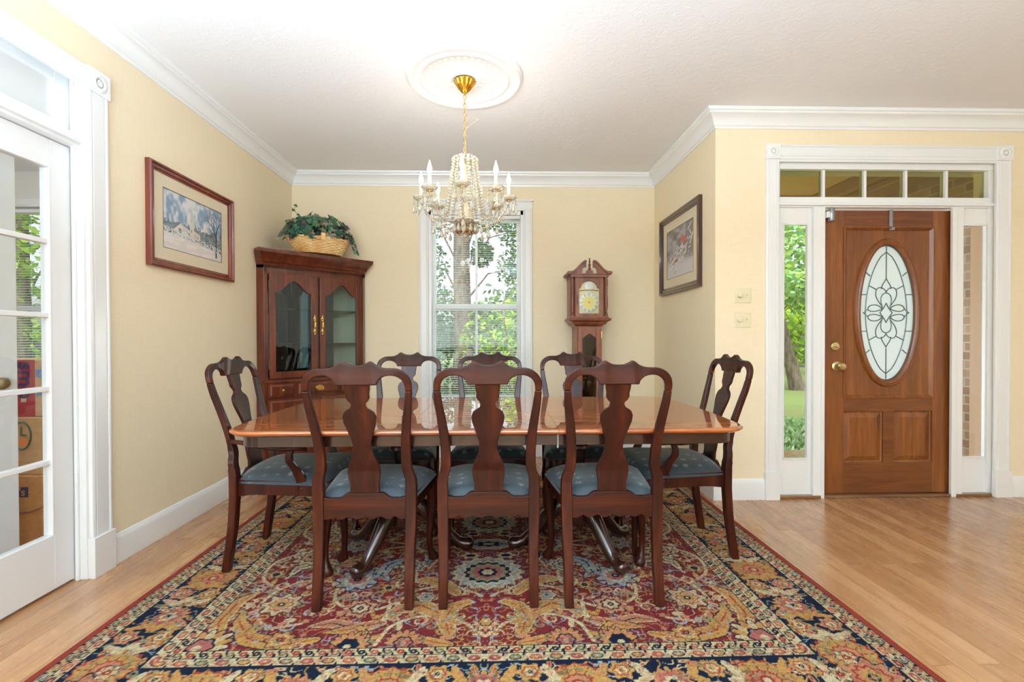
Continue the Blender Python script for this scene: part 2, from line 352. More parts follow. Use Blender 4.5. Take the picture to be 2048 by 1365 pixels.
mitre_run([(.343, YB), (XR, YB), (XR, YD), (1.868, YD)], base, 0, 'baseboard_right')
mitre_run([(-.728, YB), (.343, YB)], base, 0, 'baseboard_back')
mitre_run([(3.60, YD), (XF, YD)], base, 0, 'baseboard_foyer')

def casing_strip(name, p0, p1, width, axis, z0, z1, thick=.022, parent=None):
    pass
def reeded(b, x0, x1, y, z0, z1, horiz=False):
    """flat casing board with beads; face toward -y"""
    w_ = (x1 - x0) if not horiz else (z1 - z0)
    prof = [(0, 0), (0, .018), (.10, .022), (.14, .022), (.16, .015), (.20, .015), (.22, .020), (.78, .020), (.80, .015), (.84, .015), (.86, .022), (.95, .022), (1, .016), (1, 0)]
    if horiz: rings = [[(x, y - t, z0 + f * w_) for f, t in prof] for x in (x0, x1)]
    else: rings = [[(x0 + f * w_, y - t, z) for f, t in prof] for z in (z0, z1)]
    b.loft(rings); return b
def corner_block(b, x0, x1, y, z0, z1):
    b.box(x0, x1, y - .028, y, z0, z1); c = ((x0 + x1) / 2, y - .028, (z0 + z1) / 2); r = (x1 - x0) * .36
    b.lathe([(0, .0), (r * .25, .004), (r * .35, 0), (r * .5, 0), (r * .6, .005), (r * .8, .005), (r, 0), (r, -.004)], c, 24, 'y')

# ------------------------------------------------------------------ dining window
win = empty('window_1', ((WX0 + WX1) / 2, YB, 0)); struct(win, 'white double-hung dining room window with blinds between clock and cabinet')
b = MB(); b.T = Matrix.Translation((-(WX0 + WX1) / 2, -YB, 0))
reeded(b, -.728, -.640, YB, .42, 2.345); reeded(b, .257, .343, YB, .42, 2.345); reeded(b, -.728, .343, YB, 2.345, 2.435, True); b.box(-.745, .36, YB - .03, YB, 2.432, 2.447)
b.box(-.76, .375, YB - .045, YB + .02, .475, .50); b.box(-.728, .343, YB - .02, YB, .40, .475)
b.build('window_casing', trim_m, win, .002)
b = MB(); b.T = Matrix.Translation((-(WX0 + WX1) / 2, -YB, 0))
b.box(WX0, WX0 + .03, YB, YB + .14, WZ0, WZ1).box(WX1 - .03, WX1, YB, YB + .14, WZ0, WZ1).box(WX0, WX1, YB, YB + .14, WZ1 - .04, WZ1).box(WX0, WX1, YB, YB + .14, WZ0, WZ0 + .02)
b.build('window_jamb', trim_m, win, .002)
def sash(x0, x1, z0, z1, y0, name, top=.045, bot=.045, side=.034):
    b = MB(); b.T = Matrix.Translation((-(WX0 + WX1) / 2, -YB, 0))
    b.box(x0, x0 + side, y0, y0 + .03, z0, z1).box(x1 - side, x1, y0, y0 + .03, z0, z1).box(x0 + side, x1 - side, y0, y0 + .03, z1 - top, z1).box(x0 + side, x1 - side, y0, y0 + .03, z0, z0 + bot)
    xm = (x0 + x1) / 2; b.box(xm - .011, xm + .011, y0 + .004, y0 + .026, z0 + bot, z1 - top)
    s = b.build(name, trim_m, win, .002)
    g = MB(); g.T = b.T; g.box(x0 + side, x1 - side, y0 + .013, y0 + .017, z0 + bot, z1 - top); g.build('pane', glass, s)
sash(WX0 + .03, WX1 - .03, 1.405, WZ1 - .04, YB + .09, 'upper_sash'); sash(WX0 + .03, WX1 - .03, WZ0 + .02, 1.465, YB + .055, 'lower_sash', top=.05, bot=.06)

def blind(name, x0, x1, z0, z1, y, pitch=.0215, tilt=5, parent=None, label='', grp=None):
    r = empty(name, ((x0 + x1) / 2, y, z0)); tag(r, label, 'window blind', grp)
    w2 = (x1 - x0) / 2; h = z1 - z0
    MB().box(-w2, w2, -.016, .016, h - .03, h).build('head_rail', trim_m, r, .002)
    b = MB(); z = .03; t = math.radians(tilt)
    while z < h - .035:
        dy, dz = .0125 * math.cos(t), .0125 * math.sin(t)
        b.add([(-w2, -dy, z - dz), (w2, -dy, z - dz), (w2, 0, z + .0014), (-w2, 0, z + .0014), (w2, dy, z + dz), (-w2, dy, z + dz),
               (-w2, -dy, z - dz - .0008), (w2, -dy, z - dz - .0008), (w2, 0, z + .0006), (-w2, 0, z + .0006), (w2, dy, z + dz - .0008), (-w2, dy, z + dz - .0008)],
              [(0, 1, 2, 3), (3, 2, 4, 5), (6, 9, 8, 7), (9, 11, 10, 8), (0, 6, 7, 1), (5, 4, 10, 11)]); z += pitch
    tag(b.build('slats', mat_slat, r, smooth=0), 'thin white horizontal slats')
    MB().box(-w2, w2, -.011, .011, .004, .018).build('bottom_rail', trim_m, r, .002)
    b = MB()
    for f in (-.62, 0, .62):
        b.tube([(f * w2, -.013, .01), (f * w2, -.013, h - .02)], .0009, 5)
    b.build('ladder_cord', trim_m, r)
    return r
mat_slat = mat('blind_slat_white', (226, 226, 222), .5)
blind('venetian_blind', WX0 + .036, WX1 - .036, WZ0 + .025, WZ1 - .045, YB + .022, label='white horizontal slat blind hanging in the dining room window')

# ------------------------------------------------------------------ front door, sidelights, transom
frame = MB(); y = YD
reeded(frame, 1.866, 1.957, y, .19, 2.362); reeded(frame, 3.50, 3.608, y, .19, 2.362); reeded(frame, 1.957, 3.50, y, 2.362, 2.462, True)
corner_block(frame, 1.862, 1.960, y, 2.362, 2.464); corner_block(frame, 3.498, 3.612, y, 2.362, 2.464)
frame.box(1.860, 1.961, y - .032, y, 0, .19).box(3.497, 3.614, y - .032, y, 0, .19); frame.box(1.957, 3.50, y - .016, y, 2.345, 2.362)
struct(frame.build('trim_2', trim_m, bev=.002), 'white casing with corner blocks around the front door')
fr2 = MB(); yf = y + .015
fr2.box(1.955, 3.515, yf, y + T, 2.305, 2.375)                       # head
fr2.box(1.955, 1.982, yf + .0006, y + T - .0006, 2.112, 2.305).box(3.478, 3.515, yf + .0006, y + .085, 2.112, 2.305)
fr2.box(1.955, 3.515, yf, y + T, 2.04, 2.112)                       # transom bar
fr2.box(1.965, 3.50, yf - .018, yf, 2.05, 2.068)
fr2.box(2.215, 2.285, yf - .012, y + .078, 0, 2.04).box(3.232, 3.288, yf - .012, y + .078, 0, 2.04)   # mullion posts
fr2.box(2.266, 2.290, yf - .022, yf, 0, 2.04).box(3.200, 3.236, yf - .022, yf, 0, 2.04)
fr2.box(1.955, 1.990, yf + .0006, y + T - .0006, .02, 2.0395).box(3.478, 3.515, yf + .0006, y + .056, .02, 2.0395)
struct(fr2.build('trim_3', trim_m, bev=.003), 'white door frame with mullions between door and sidelights')
tr = empty('window_2', (2.7, y, 2.1)); struct(tr, 'five-pane transom window above the front door')
b = MB(); b.T = Matrix.Translation((-2.7, -y, -2.1))
for xm in (2.303, 2.600, 2.895, 3.189): b.box(xm - .009, xm + .009, y + .03, y + .075, 2.112, 2.305)
b.build('muntin', trim_m, tr, .002)
b = MB(); b.T = Matrix.Translation((-2.7, -y, -2.1))
for xa, xb in ((1.982, 2.294), (2.312, 2.591), (2.609, 2.886), (2.904, 3.180), (3.198, 3.478)):
    g = MB(); g.T = b.T; g.box(xa, xb, y + .05, y + .055, 2.112, 2.305); g.build('pane', glass_dim, tr)
for k, (xa, xb, ga, gb) in enumerate(((1.990, 2.215, 2.016, 2.188), (3.282, 3.479, 3.292, 3.472))):
    s = empty('window_%d' % (3 + k), ((xa + xb) / 2, y, 0)); struct(s, ['tall narrow sidelight left of the front door', 'tall narrow sidelight right of the front door'][k])
    b = MB(); b.T = Matrix.Translation((-(xa + xb) / 2, -y, 0)); ys = y + .03
    b.box(xa, ga, ys, ys + .026, .02, 2.04).box(gb, xb, ys, ys + .026, .02, 2.04).box(ga, gb, ys, ys + .026, .02, .275).box(ga, gb, ys, ys + .026, 1.922, 2.04)
    for (c0, c1, d0, d1) in ((ga - .004, ga + .004, .271, 1.926), (gb - .004, gb + .004, .271, 1.926)): b.box(c0, c1, ys - .006, ys, d0, d1)
    b.box(ga - .004, gb + .004, ys - .006, ys, .267, .279).box(ga - .004, gb + .004, ys - .006, ys, 1.918, 1.930)
    b.box(xa, xb, ys - .003, ys, .02, .032)
    b.build('sidelight_panel', trim_m, s, .002)
    g = MB(); g.T = b.T; g.box(ga, gb, ys + .02, ys + .025, .275, 1.922); g.build('pane', glass, s)
struct(MB().box(1.955, 3.50, y - .005, y + T + .05, 0, .02).build('trim_4', wood('oak_threshold', (92, 58, 34), (118, 80, 48), (140, 100, 64), axis=0), bev=.004), 'wooden threshold under the front door')

# door slab with ellipse light
DX0, DX1, DZ0, DZ1 = 2.288, 3.205, .024, 2.024; DY = y + .035
door = empty('door_1', ((DX0 + DX1) / 2 + .029, DY, 0)); struct(door, 'brown wooden front door with an oval leaded glass window')
ox, oz, orx, orz = -.0055, 1.302, .202, .484; hw = (DX1 - DX0) / 2
def plate_with_ellipse(b, x0, x1, z0, z1, cx_, cz_, rx, rz, y0, y1, n=64):
    inn, out = [], []
    for k in range(n):
        a = 2 * PI * k / n; c, s_ = math.cos(a), math.sin(a); inn.append((cx_ + rx * c, cz_ + rz * s_))
        tx = ((x1 - cx_) if c > 0 else (cx_ - x0)) / max(abs(c) * 1.0, 1e-6); tz = ((z1 - cz_) if s_ > 0 else (cz_ - z0)) / max(abs(s_), 1e-6); t = min(tx, tz)
        out.append((cx_ + t * c, cz_ + t * s_))
    # snap nearest to corners
    for (X, Z) in ((x0, z0), (x0, z1), (x1, z0), (x1, z1)):
        k = min(range(n), key=lambda i: (out[i][0] - X) ** 2 + (out[i][1] - Z) ** 2); out[k] = (X, Z)
    rings = [[(p[0], yy, p[1]) for p in pts] for pts, yy in ((inn, y0), (out, y0), (out, y1), (inn, y1))]
    rings.append(rings[0]); b.loft(rings, cap=False); return b
xp0, xp1 = 2.425 - (DX0 + DX1) / 2, 3.068 - (DX0 + DX1) / 2
b = MB()
b.box(-hw, xp0, 0, .045, DZ0, DZ1).box(xp1, hw, 0, .045, DZ0, DZ1)
b.build('door_stile', door_m, door, .001)
b = MB(); b.box(xp0, xp1, 0, .045, 1.905, DZ1).box(xp0, xp1, 0, .045, .604, .700).box(xp0, xp1, 0, .045, DZ0, .240)
b.box(2.712 - 2.7465, 2.789 - 2.7465, 0.0005, .045, .24, .604)
b.build('door_rail', door_mx, door, .001)
b = MB(); plate_with_ellipse(b, xp0, xp1, .70, 1.905, ox, oz, orx, orz, .008, .040); b.build('oval_panel', door_m, door, 0)
def raised(x0, x1, z0, z1):
    b = MB(); r = lambda i, yy: [(x0 + i, yy, z0 + i), (x1 - i, yy, z0 + i), (x1 - i, yy, z1 - i), (x0 + i, yy, z1 - i)]
    b.loft([r(0, .04), r(0, .012), r(.008, .016), r(.014, .016), r(.045, .004), r(.05, .004)], cap=False); a = r(.05, .004); b.add(a, [(0, 1, 2, 3)]); return b
raised(xp0, 2.712 - 2.7465, .24, .604).build('raised_panel', door_m, door, 0, smooth=20)
raised(2.789 - 2.7465, xp1, .24, .604).build('raised_panel', door_m, door, 0, smooth=20)
b = MB(); rr_ = lambda i, yy: [(xp0 + i, yy, .70 + i), (xp1 - i, yy, .70 + i), (xp1 - i, yy, 1.905 - i), (xp0 + i, yy, 1.905 - i)]
b.loft([rr_(-.006, .0), rr_(-.006, -.006), rr_(.004, -.009), rr_(.012, -.003), rr_(.022, .008)], cap=False); b.build('panel_moulding', door_m, door, 0, smooth=25)
b = MB(); rings = []
for dr, yy in ((-.004, .012), (-.004, -.004), (.004, -.012), (.016, -.016), (.026, -.010), (.032, -.012), (.038, -.006), (.044, .009)):
    rings.append([(ox + (orx + dr) * math.cos(2 * PI * k / 72), yy, oz + (orz + dr) * math.sin(2 * PI * k / 72)) for k in range(72)])
b.loft(rings, cap=False); b.build('oval_moulding', door_m, door, 0, smooth=40)
gl = MB().prism(P2(ox, oz, orx, orz, 72), .016, .024).build('oval_glass', obscure, door)
gx, gz = .182, .458
b = MB()
def came(pts, r=.0034, closed=False): b.tube([(ox + p[0], .014, oz + p[1]) for p in pts], r, 6, closed)
def ell(a0, a1, rx, rz, n=30): return [(rx * math.cos(a0 + (a1 - a0) * k / n), rz * math.sin(a0 + (a1 - a0) * k / n)) for k in range(n + 1)]
came(ell(0, 2 * PI, orx * .985, orz * .985, 60)[:-1], closed=True)
# inner pointed lens: two arcs
def lens(side, n=26): return [(side * .150 * (math.cos((t / n - .5) * PI)) ** .62, (t / n - .5) * 2 * .432) for t in range(n + 1)]
came(lens(1)); came(lens(-1)); came([(0, .47), (0, .245)]); came([(0, -.25), (0, -.47)])
def bez(p0, p1, p2, p3, n=14):
    return [tuple((1 - t) ** 3 * a + 3 * (1 - t) ** 2 * t * b_ + 3 * (1 - t) * t * t * c + t ** 3 * d for a, b_, c, d in zip(p0, p1, p2, p3)) for t in [i / n for i in range(n + 1)]]
for sx in (1, -1):
    for sz in (1, -1):
        S = lambda pts: [(sx * p[0], sz * p[1]) for p in pts]
        came(S(bez((.0, .245), (.012, .215), (.035, .20), (.034, .17))))                       # tip petal
        came(S(bez((0, .145), (.01, .185), (.075, .20), (.076, .14)) + bez((.076, .14), (.078, .09), (.03, .06), (.026, .035))))   # heart lobe
        came(S(bez((0, .142), (.045, .135), (.045, .09), (.026, .035)))) 
        came(S(bez((.03, .028), (.05, .065), (.125, .07), (.133, .028)) + bez((.133, .028), (.12, .0), (.06, .01), (.03, .028)))) # side lobe
        came(S(bez((.133, .024), (.15, .02), (.155, .0), (.168, 0))))
        came(S(bez((.0, .07), (.018, .03), (.03, .02), (.045, 0)))) 
        came(S([(.07, .165), (.128, .195)])); came(S([(.145, .13), (.19, .13)])); came(S([(.118, .262), (.150, .29)]))
b.build('lead_came', lead, door, 0)
# hardware
kx = 2.373 - 2.7465; b = MB().lathe([(0, .0), (.032, .0), (.034, .004), (.026, .009), (.012, .012), (.011, .030), (.018, .036), (.027, .044), (.029, .056), (.022, .066), (.01, .069), (0, .069)], (kx, 0, .925), 28, 'y')
b.build('door_knob', brass_pale, door)
b = MB().lathe([(0, 0), (.031, 0), (.033, .004), (.028, .012), (.02, .014), (0, .014)], (2.358 - 2.7465, 0, 1.065), 28, 'y'); b.T = Matrix.Translation((2.358 - 2.7465, -.014, 1.065)) @ Matrix.Rotation(math.radians(20), 4, 'Y'); b.box(-.018, .018, -.016, 0, -.004, .004)
b.build('deadbolt', brass_pale, door, .001)
for hz in (.31, 1.05, 1.79):
    b = MB().box(hw - .012, hw - .002, -.004, .0, hz - .05, hz + .05); b.tube([(hw + .002, -.008, hz - .055), (hw + .002, -.008, hz + .055)], .006, 10); b.build('hinge', dark_iron, door)
b = MB().box(-.16, -.14, -.002, 0, 1.405, 1.412); 
hk = MB(); hk.box(2.787 - .012, 2.787 + .012, DY - .006, DY - .002, 1.885, 2.03).box(2.787 - .017, 2.787 + .017, DY - .006, DY + .03, 2.024, 2.0275).box(2.787 - .012, 2.787 + .012, DY - .022, DY - .006, 1.882, 1.886).box(2.787 - .012, 2.787 + .012, DY - .024, DY - .020, 1.882, 1.902)
tag(hk.build('wreath_hook', steel, bev=.001), 'grey metal wreath hook hung over the top edge of the front door', 'door hook')
sn = empty('door_alarm', (2.330, DY - .03, 1.995)); tag(sn, 'small grey cylinder sensor at the top left corner of the front door', 'door sensor')
MB().lathe([(0, -.055), (.017, -.055), (.020, -.05), (.020, .03), (.018, .034), (0, .034)], (.01, 0, 0), 20).build('cylinder', steel, sn)
MB().box(-.028, -.006, -.01, .012, -.03, .012).build('bracket', mat('white_plastic', (235, 235, 232), .4), sn, .002)

# ------------------------------------------------------------------ french door on the left (opening in the left wall)
b = MB(); b.T = Matrix.Rotation(-PI / 2, 4, 'Z')        # local x -> world -y ; local -y face -> world... handled below
def LW(b): b.T = Matrix(((0, -1, 0, XL), (1, 0, 0, 0), (0, 0, 1, 0), (0, 0, 0, 1))); return b   # local (x=y_world, y=-depth) : x->Y, y->-X
b = LW(MB()); 
reeded(b, FY1 - .01, FY1 + .105, 0, .19, 2.295); reeded(b, FY0 - .105, FY0 + .01, 0, .19, 2.295); reeded(b, FY0 + .01, FY1 - .01, 0, 2.295, 2.40, True)
corner_block(b, FY1 - .014, FY1 + .109, 0, 2.293, 2.405); corner_block(b, FY0 - .109, FY0 + .014, 0, 2.293, 2.405)
b.box(FY1 - .016, FY1 + .111, -.032, 0, 0, .19); b.box(FY0 - .111, FY0 + .016, -.032, 0, 0, .19)
struct(b.build('trim_5', trim_m, bev=.002), 'white fluted casing with corner blocks around the french door')
b = MB(); b.box(XL - T, XL, FY1 - .022, FY1, 0, FZ).box(XL - T, XL, FY0, FY0 + .022, 0, FZ).box(XL - T, XL, FY0, FY1, FZ - .022, FZ)
b.box(XL - .045, XL - .03, FY1 - .034, FY1 - .022, 0, FZ - .02)
b.box(XL - T, XL - .01, FY0 + .02, FY1 - .022, 2.015, 2.075).box(XL - .03, XL + .006, FY0 + .02, FY1 - .022, 2.03, 2.06)
struct(b.build('trim_6', trim_m, bev=.003), 'white jamb and transom bar of the french door')
XD = XL - .095
tw = empty('window_5', (XD, 1.45, 2.1)); struct(tw, 'white framed transom glass above the french door')
b = MB(); b.T = Matrix.Translation((-XD, -1.45, -2.1)); ya, yb = FY0 + .024, FY1 - .024
b.box(XD, XD + .04, ya, ya + .07, 2.077, 2.336).box(XD, XD + .04, yb - .075, yb, 2.077, 2.336).box(XD, XD + .04, ya + .07, yb - .075, 2.077, 2.115).box(XD, XD + .04, ya + .07, yb - .075, 2.29, 2.336)
b.build('transom_frame', trim_m, tw, .003); g = MB(); g.T = b.T; g.box(XD + .016, XD + .02, ya + .07, yb - .075, 2.115, 2.29); g.build('pane', mat('frosted_transom', (214, 214, 212), .35, spec=.6), tw)
def french_leaf(name, y0, y1, st_a, st_b):
    r = empty(name, (XD, (y0 + y1) / 2, 0)); struct(r, 'white french door leaf with divided glass panes' if name == 'door_2' else 'white french door leaf nearer the photographer')
    b = MB(); b.T = Matrix.Translation((-XD, -(y0 + y1) / 2, 0))
    b.box(XD, XD + .042, y0, y0 + st_a, .012, 2.012).box(XD, XD + .042, y1 - st_b, y1, .012, 2.012)
    b.box(XD, XD + .042, y0 + st_a, y1 - st_b, .012, .255).box(XD, XD + .042, y0 + st_a, y1 - st_b, 1.885, 2.012)
    b.build('door_frame', door_white_m, r, .003)
    m_ = MB(); m_.T = b.T; g0, g1 = y0 + st_a, y1 - st_b
    for i in range(1, 5): z = .255 + i * (1.885 - .255) / 5; m_.box(XD + .006, XD + .036, g0, g1, z - .011, z + .011)
    for f in (1 / 3, 2 / 3):
        if name == 'door_9': m_.box(XD + .006, XD + .036, g0 + f * (g1 - g0) - .01, g0 + f * (g1 - g0) + .01, .255, 1.885)
    for (a0, a1) in ((g0 - .001, g0 + .008), (g1 - .008, g1 + .001)): m_.box(XD + .002, XD + .044, a0, a1, .255, 1.885)
    m_.build('muntin', door_white_m, r, .003)
    g = MB(); g.T = b.T; g.box(XD + .019, XD + .023, g0, g1, .255, 1.885); g.build('pane', glass, r)
    return r
french_leaf('door_2', 1.46, FY1 - .026, .11, .100); french_leaf('door_3', FY0 + .026, 1.455, .118, .11)

# study beyond: white door standing open, stacked moving boxes, window with blind
sd = empty('door_4', (-2.466, 2.51, 0), math.radians(45)); struct(sd, 'plain white door standing open behind the french door glass')
MB().box(-.66, 0, 0, .036, .01, 2.3).build('door_slab', door_white_m, sd, .002)
b = MB().lathe([(0, 0), (.03, 0), (.031, .005), (.012, .012), (.011, .03), (.02, .036), (.028, .046), (.028, .058), (.018, .066), (0, .068)], (-.055, 0, .905), 24, 'y'); b.build('door_knob', mat('dull_brass', (150, 128, 92), .4, .9), sd)
def moving_box(label, x0, x1, y0, y1, z0, z1, c, tape=True):
    r = empty('moving_box', ((x0 + x1) / 2, (y0 + y1) / 2, z0)); tag(r, label, 'box', 'cardboard moving boxes stacked in the next room')
    hx, hy, h = (x1 - x0) / 2, (y1 - y0) / 2, z1 - z0
    m = mat('cardboard_' + str(c[0]), c, .75); n = N(m, 'ShaderNodeTexNoise', Scale=9.0, Detail=3.0)
    L(m, ramp(m, n.outputs['Fac'], [(.3, tuple(int(v * .93) for v in c)), (.7, tuple(min(255, int(v * 1.05)) for v in c))]), bsdf(m).inputs['Base Color'])
    MB().box(-hx, hx, -hy, hy, 0, h).build('carton', m, r, .004)
    MB().box(-hx * 1.001, hx * 1.001, -.025, .025, h, h + .001).build('packing_tape', mat('tape', (206, 176, 130), .3), r)
    return r, hx, hy, h
def text(s, parent, loc, size, m, rot=(PI / 2, 0, 0), ext=.0006):
    cu = bpy.data.curves.new('lettering', 'FONT'); cu.body = s; cu.size = size; cu.extrude = ext; cu.align_x = 'CENTER'; cu.align_y = 'CENTER'; cu.offset = .002 * size / .1
    o = bpy.data.objects.new('lettering', cu); col.objects.link(o); o.parent = parent; o.location = loc; o.rotation_euler = rot; cu.materials.append(m)
    bpy.context.view_layer.update(); me = bpy.data.meshes.new_from_object(o.evaluated_get(bpy.context.evaluated_depsgraph_get())); bpy.data.objects.remove(o)
    q = bpy.data.objects.new('lettering', me); col.objects.link(q); q.parent = parent; q.location = loc; q.rotation_euler = rot
    if not me.materials: me.materials.append(m)
    return q
navy_ink = mat('navy_ink', (56, 48, 92), .6); green_ink = mat('green_ink', (52, 88, 62), .6); orange_ink = mat('orange_ink', (222, 122, 48), .6); blue_ink = mat('blue_ink', (92, 140, 196), .6); red_print = mat('red_print', (162, 40, 44), .55)
r, hx, hy, h = moving_box('brown cardboard box with a dark blue badge, bottom of the stack behind glass', -2.80, -2.26, 2.64, 3.05, 0, .385, (186, 128, 72))
o = MB(); o.box(-.035, .03, -hy - .0012, -hy, .27, .325); bx = o.build('badge', navy_ink, r); bx.location = (-.045, 0, 0)
text("'s", r, (-.045, -hy - .002, .297), .06, MATS['cardboard_186'])
b = MB().tube([(-.25, -hy - .001, .19), (-.07, -hy - .001, .185), (0, -hy - .001, .19), (.10, -hy - .001, .235)], .005, 4, flat=.2); b.build('printed_line', navy_ink, r)
r, hx, hy, h = moving_box('brown cardboard box with a green outlined orange logo, middle of the stack', -2.78, -2.24, 2.66, 3.05, .386, .70, (192, 146, 94))
b = MB().tube([(p[0], -hy - .001, p[1]) for p in P2(-.085, .215, .05, .075, 24)], .006, 4, closed=True); b.build('logo_outline', green_ink, r)
MB().box(-.12, -.05, -hy - .001, -hy, .15, .20).build('logo_field', orange_ink, r); text('L', r, (-.078, -hy - .0015, .235), .07, green_ink)
r, hx, hy, h = moving_box('red and tan cardboard box with upright dark lettering, topmost of the stack', -2.77, -2.27, 2.68, 3.05, .7025, 1.015, (198, 158, 112))
MB().box(-hx, -.02, -hy - .001, -hy, 0, h).build('red_side', red_print, r); text('smo', r, (-.07, -hy - .002, .20), .12, navy_ink, (PI / 2, PI / 2, 0)); text('IIII', r, (-.08, -hy - .002, .09), .03, ivory)
text('B', r, (.015, -hy - .002, .24), .09, blue_ink, (PI / 2, PI / 2, 0)); text('a', r, (.015, -hy - .002, .13), .08, blue_ink, (PI / 2, PI / 2, 0))
sw = empty('window_6', ((SX0 + SX1) / 2, YB, 0)); struct(sw, 'study window seen through the french door')
b = MB(); b.T = Matrix.Translation((-(SX0 + SX1) / 2, -YB, 0)); reeded(b, SX0 - .09, SX0, YB, .42, 2.45); reeded(b, SX1, SX1 + .09, YB, .42, 2.45); reeded(b, SX0 - .09, SX1 + .09, YB, 2.36, 2.45, True)
b.box(SX0, SX0 + .04, YB + .05, YB + .09, SZ0, SZ1).box(SX1 - .012, SX1, YB + .05, YB + .09, SZ0, SZ1).box(SX0, SX1, YB + .05, YB + .09, 1.40, 1.45).box(SX0, SX1, YB + .05, YB + .09, SZ1 - .05, SZ1).box(SX0, SX1, YB + .05, YB + .09, SZ0, SZ0 + .05)
b.build('window_frame', trim_m, sw, .002); g = MB(); g.T = b.T; g.box(SX0, SX1, YB + .07, YB + .074, SZ0, SZ1); g.build('pane', glass, sw)
blind('venetian_blind', SX0 + .02, SX1 - .016, SZ0 + .02, SZ1 - .02, YB + .02, pitch=.024, tilt=14, label='white horizontal slat blind in the study window behind the stacked boxes')

# ------------------------------------------------------------------ rug
def make_rug():
    HX, HY, s = 1.50, 1.28, .004
    nx, ny = int(HX / s) + 1, int(HY / s) + 1
    u, v = np.meshgrid(np.linspace(0, HX, nx), np.linspace(0, HY, ny))       # quarter, 0 = centre
    C = np.zeros((ny, nx, 3)); d = np.minimum(HX - u, HY - v)
    crimson, navy, cream, goldc, peach, sage, rust, sky_, rose, plum = map(nlin, [(110, 34, 34), (20, 27, 44), (188, 168, 130), (174, 130, 68), (178, 116, 84), (128, 126, 92), (142, 54, 40), (140, 152, 156), (154, 84, 76), (92, 40, 52)])
    C[:] = crimson
    nzv = vnoise(u, v, 30, 1)
    C[:] = crimson * (.88 + .24 * nzv[..., None])
    def put(mask, c, a=1.0): C[mask] = C[mask] * (1 - a) + np.asarray(c) * a
    def disk(cx, cy, rx, ry, c, pet=0, amp=.12, ph=0.0, rot=0.0):
        x, y_ = u - cx, v - cy; xr = x * math.cos(rot) + y_ * math.sin(rot); yr = -x * math.sin(rot) + y_ * math.cos(rot)
        r = np.hypot(xr / rx, yr / ry); a = np.arctan2(yr / ry, xr / rx)
        put(r < 1 + (amp * np.cos(pet * a + ph) if pet else 0), c)
    def ring(cx, cy, rx, ry, c, w_=.1, pet=0, amp=.1):
        r = np.hypot((u - cx) / rx, (v - cy) / ry); a = np.arctan2((v - cy) / ry, (u - cx) / rx); t = 1 + (amp * np.cos(pet * a) if pet else 0); put(np.abs(r - t) < w_, c)
    def spokes(cx, cy, rx, ry, r0, r1, n_, c, w_=.10):
        r = np.hypot((u - cx) / rx, (v - cy) / ry); a = np.arctan2((v - cy) / ry, (u - cx) / rx); ph_ = np.abs(((a * n_ / (2 * PI)) % 1) - .5); put((r > r0) & (r < r1) & (ph_ > .5 - w_), c)
    def stroke(pts, w_, c, taper=True, edge=None, serr=0):
        pts = np.array(pts, float); seg = np.hypot(*np.diff(pts, axis=0).T); tt = np.concatenate([[0], np.cumsum(seg)]); m_ = max(2, int(tt[-1] / .004)); q = np.linspace(0, tt[-1], m_)
        px = np.interp(q, tt, pts[:, 0]); py = np.interp(q, tt, pts[:, 1])
        for pas in ((1, 0) if edge is not None else (0,)):
            for k in range(m_):
                f = k / (m_ - 1); ww = w_ * ((math.sin(PI * min(1, f * .92 + .08)) ** .6) if taper else 1)
                if serr: ww *= 1 + serr * abs(math.sin(q[k] * 110))
                ww += .005 * pas; x0_, x1_ = px[k] - ww, px[k] + ww; y0_, y1_ = py[k] - ww, py[k] + ww
                i0, i1 = max(0, int(x0_ / s)), min(nx, int(x1_ / s) + 2); j0, j1 = max(0, int(y0_ / s)), min(ny, int(y1_ / s) + 2)
                if i0 >= i1 or j0 >= j1: continue
                mm = np.hypot(u[j0:j1, i0:i1] - px[k], v[j0:j1, i0:i1] - py[k]) < ww
                C[j0:j1, i0:i1][mm] = (edge if pas else c)
    def spiral(cx, cy, r0, r1, a0, a1, n_=40): return [(cx + (r0 + (r1 - r0) * t / n_) * math.cos(a0 + (a1 - a0) * t / n_), cy + (r0 + (r1 - r0) * t / n_) * math.sin(a0 + (a1 - a0) * t / n_)) for t in range(n_ + 1)]
    def flower(cx, cy, r, c1, c2, c3, n_=7, edge=navy):
        disk(cx, cy, r * 1.10, r * 1.10, edge, n_, .16); disk(cx, cy, r, r, c1, n_, .18); spokes(cx, cy, r, r, .62, 1.0, n_ * 2, c2, .05); ring(cx, cy, r * .62, r * .62, c3, .10, n_, .12); disk(cx, cy, r * .48, r * .48, c2, n_, .1); disk(cx, cy, r * .22, r * .22, edge); disk(cx, cy, r * .1, r * .1, c1)
    def palmette(cx, cy, r, rot, c1, c2, c3):
        for k in range(-4, 5):
            a = rot + k * .36; L_ = r * (1.0 - .05 * abs(k)); disk(cx + .6 * L_ * math.cos(a), cy + .6 * L_ * math.sin(a), L_ * .48, r * .17, navy, rot=a)
        for k in range(-4, 5):
            a = rot + k * .36; L_ = r * (1.0 - .05 * abs(k)); disk(cx + .6 * L_ * math.cos(a), cy + .6 * L_ * math.sin(a), L_ * .42, r * .13, c1 if k % 2 else c3, rot=a)
        disk(cx + .1 * r * math.cos(rot), cy + .1 * r * math.sin(rot), r * .42, r * .42, navy, 6, .1); disk(cx + .1 * r * math.cos(rot), cy + .1 * r * math.sin(rot), r * .34, r * .34, c2, 6, .12); disk(cx, cy, r * .14, r * .14, cream)
    # ---- field: scrolling vines
    vine = [(.0, .50), (.12, .42), (.22, .46), (.27, .58), (.20, .70), (.08, .74)]
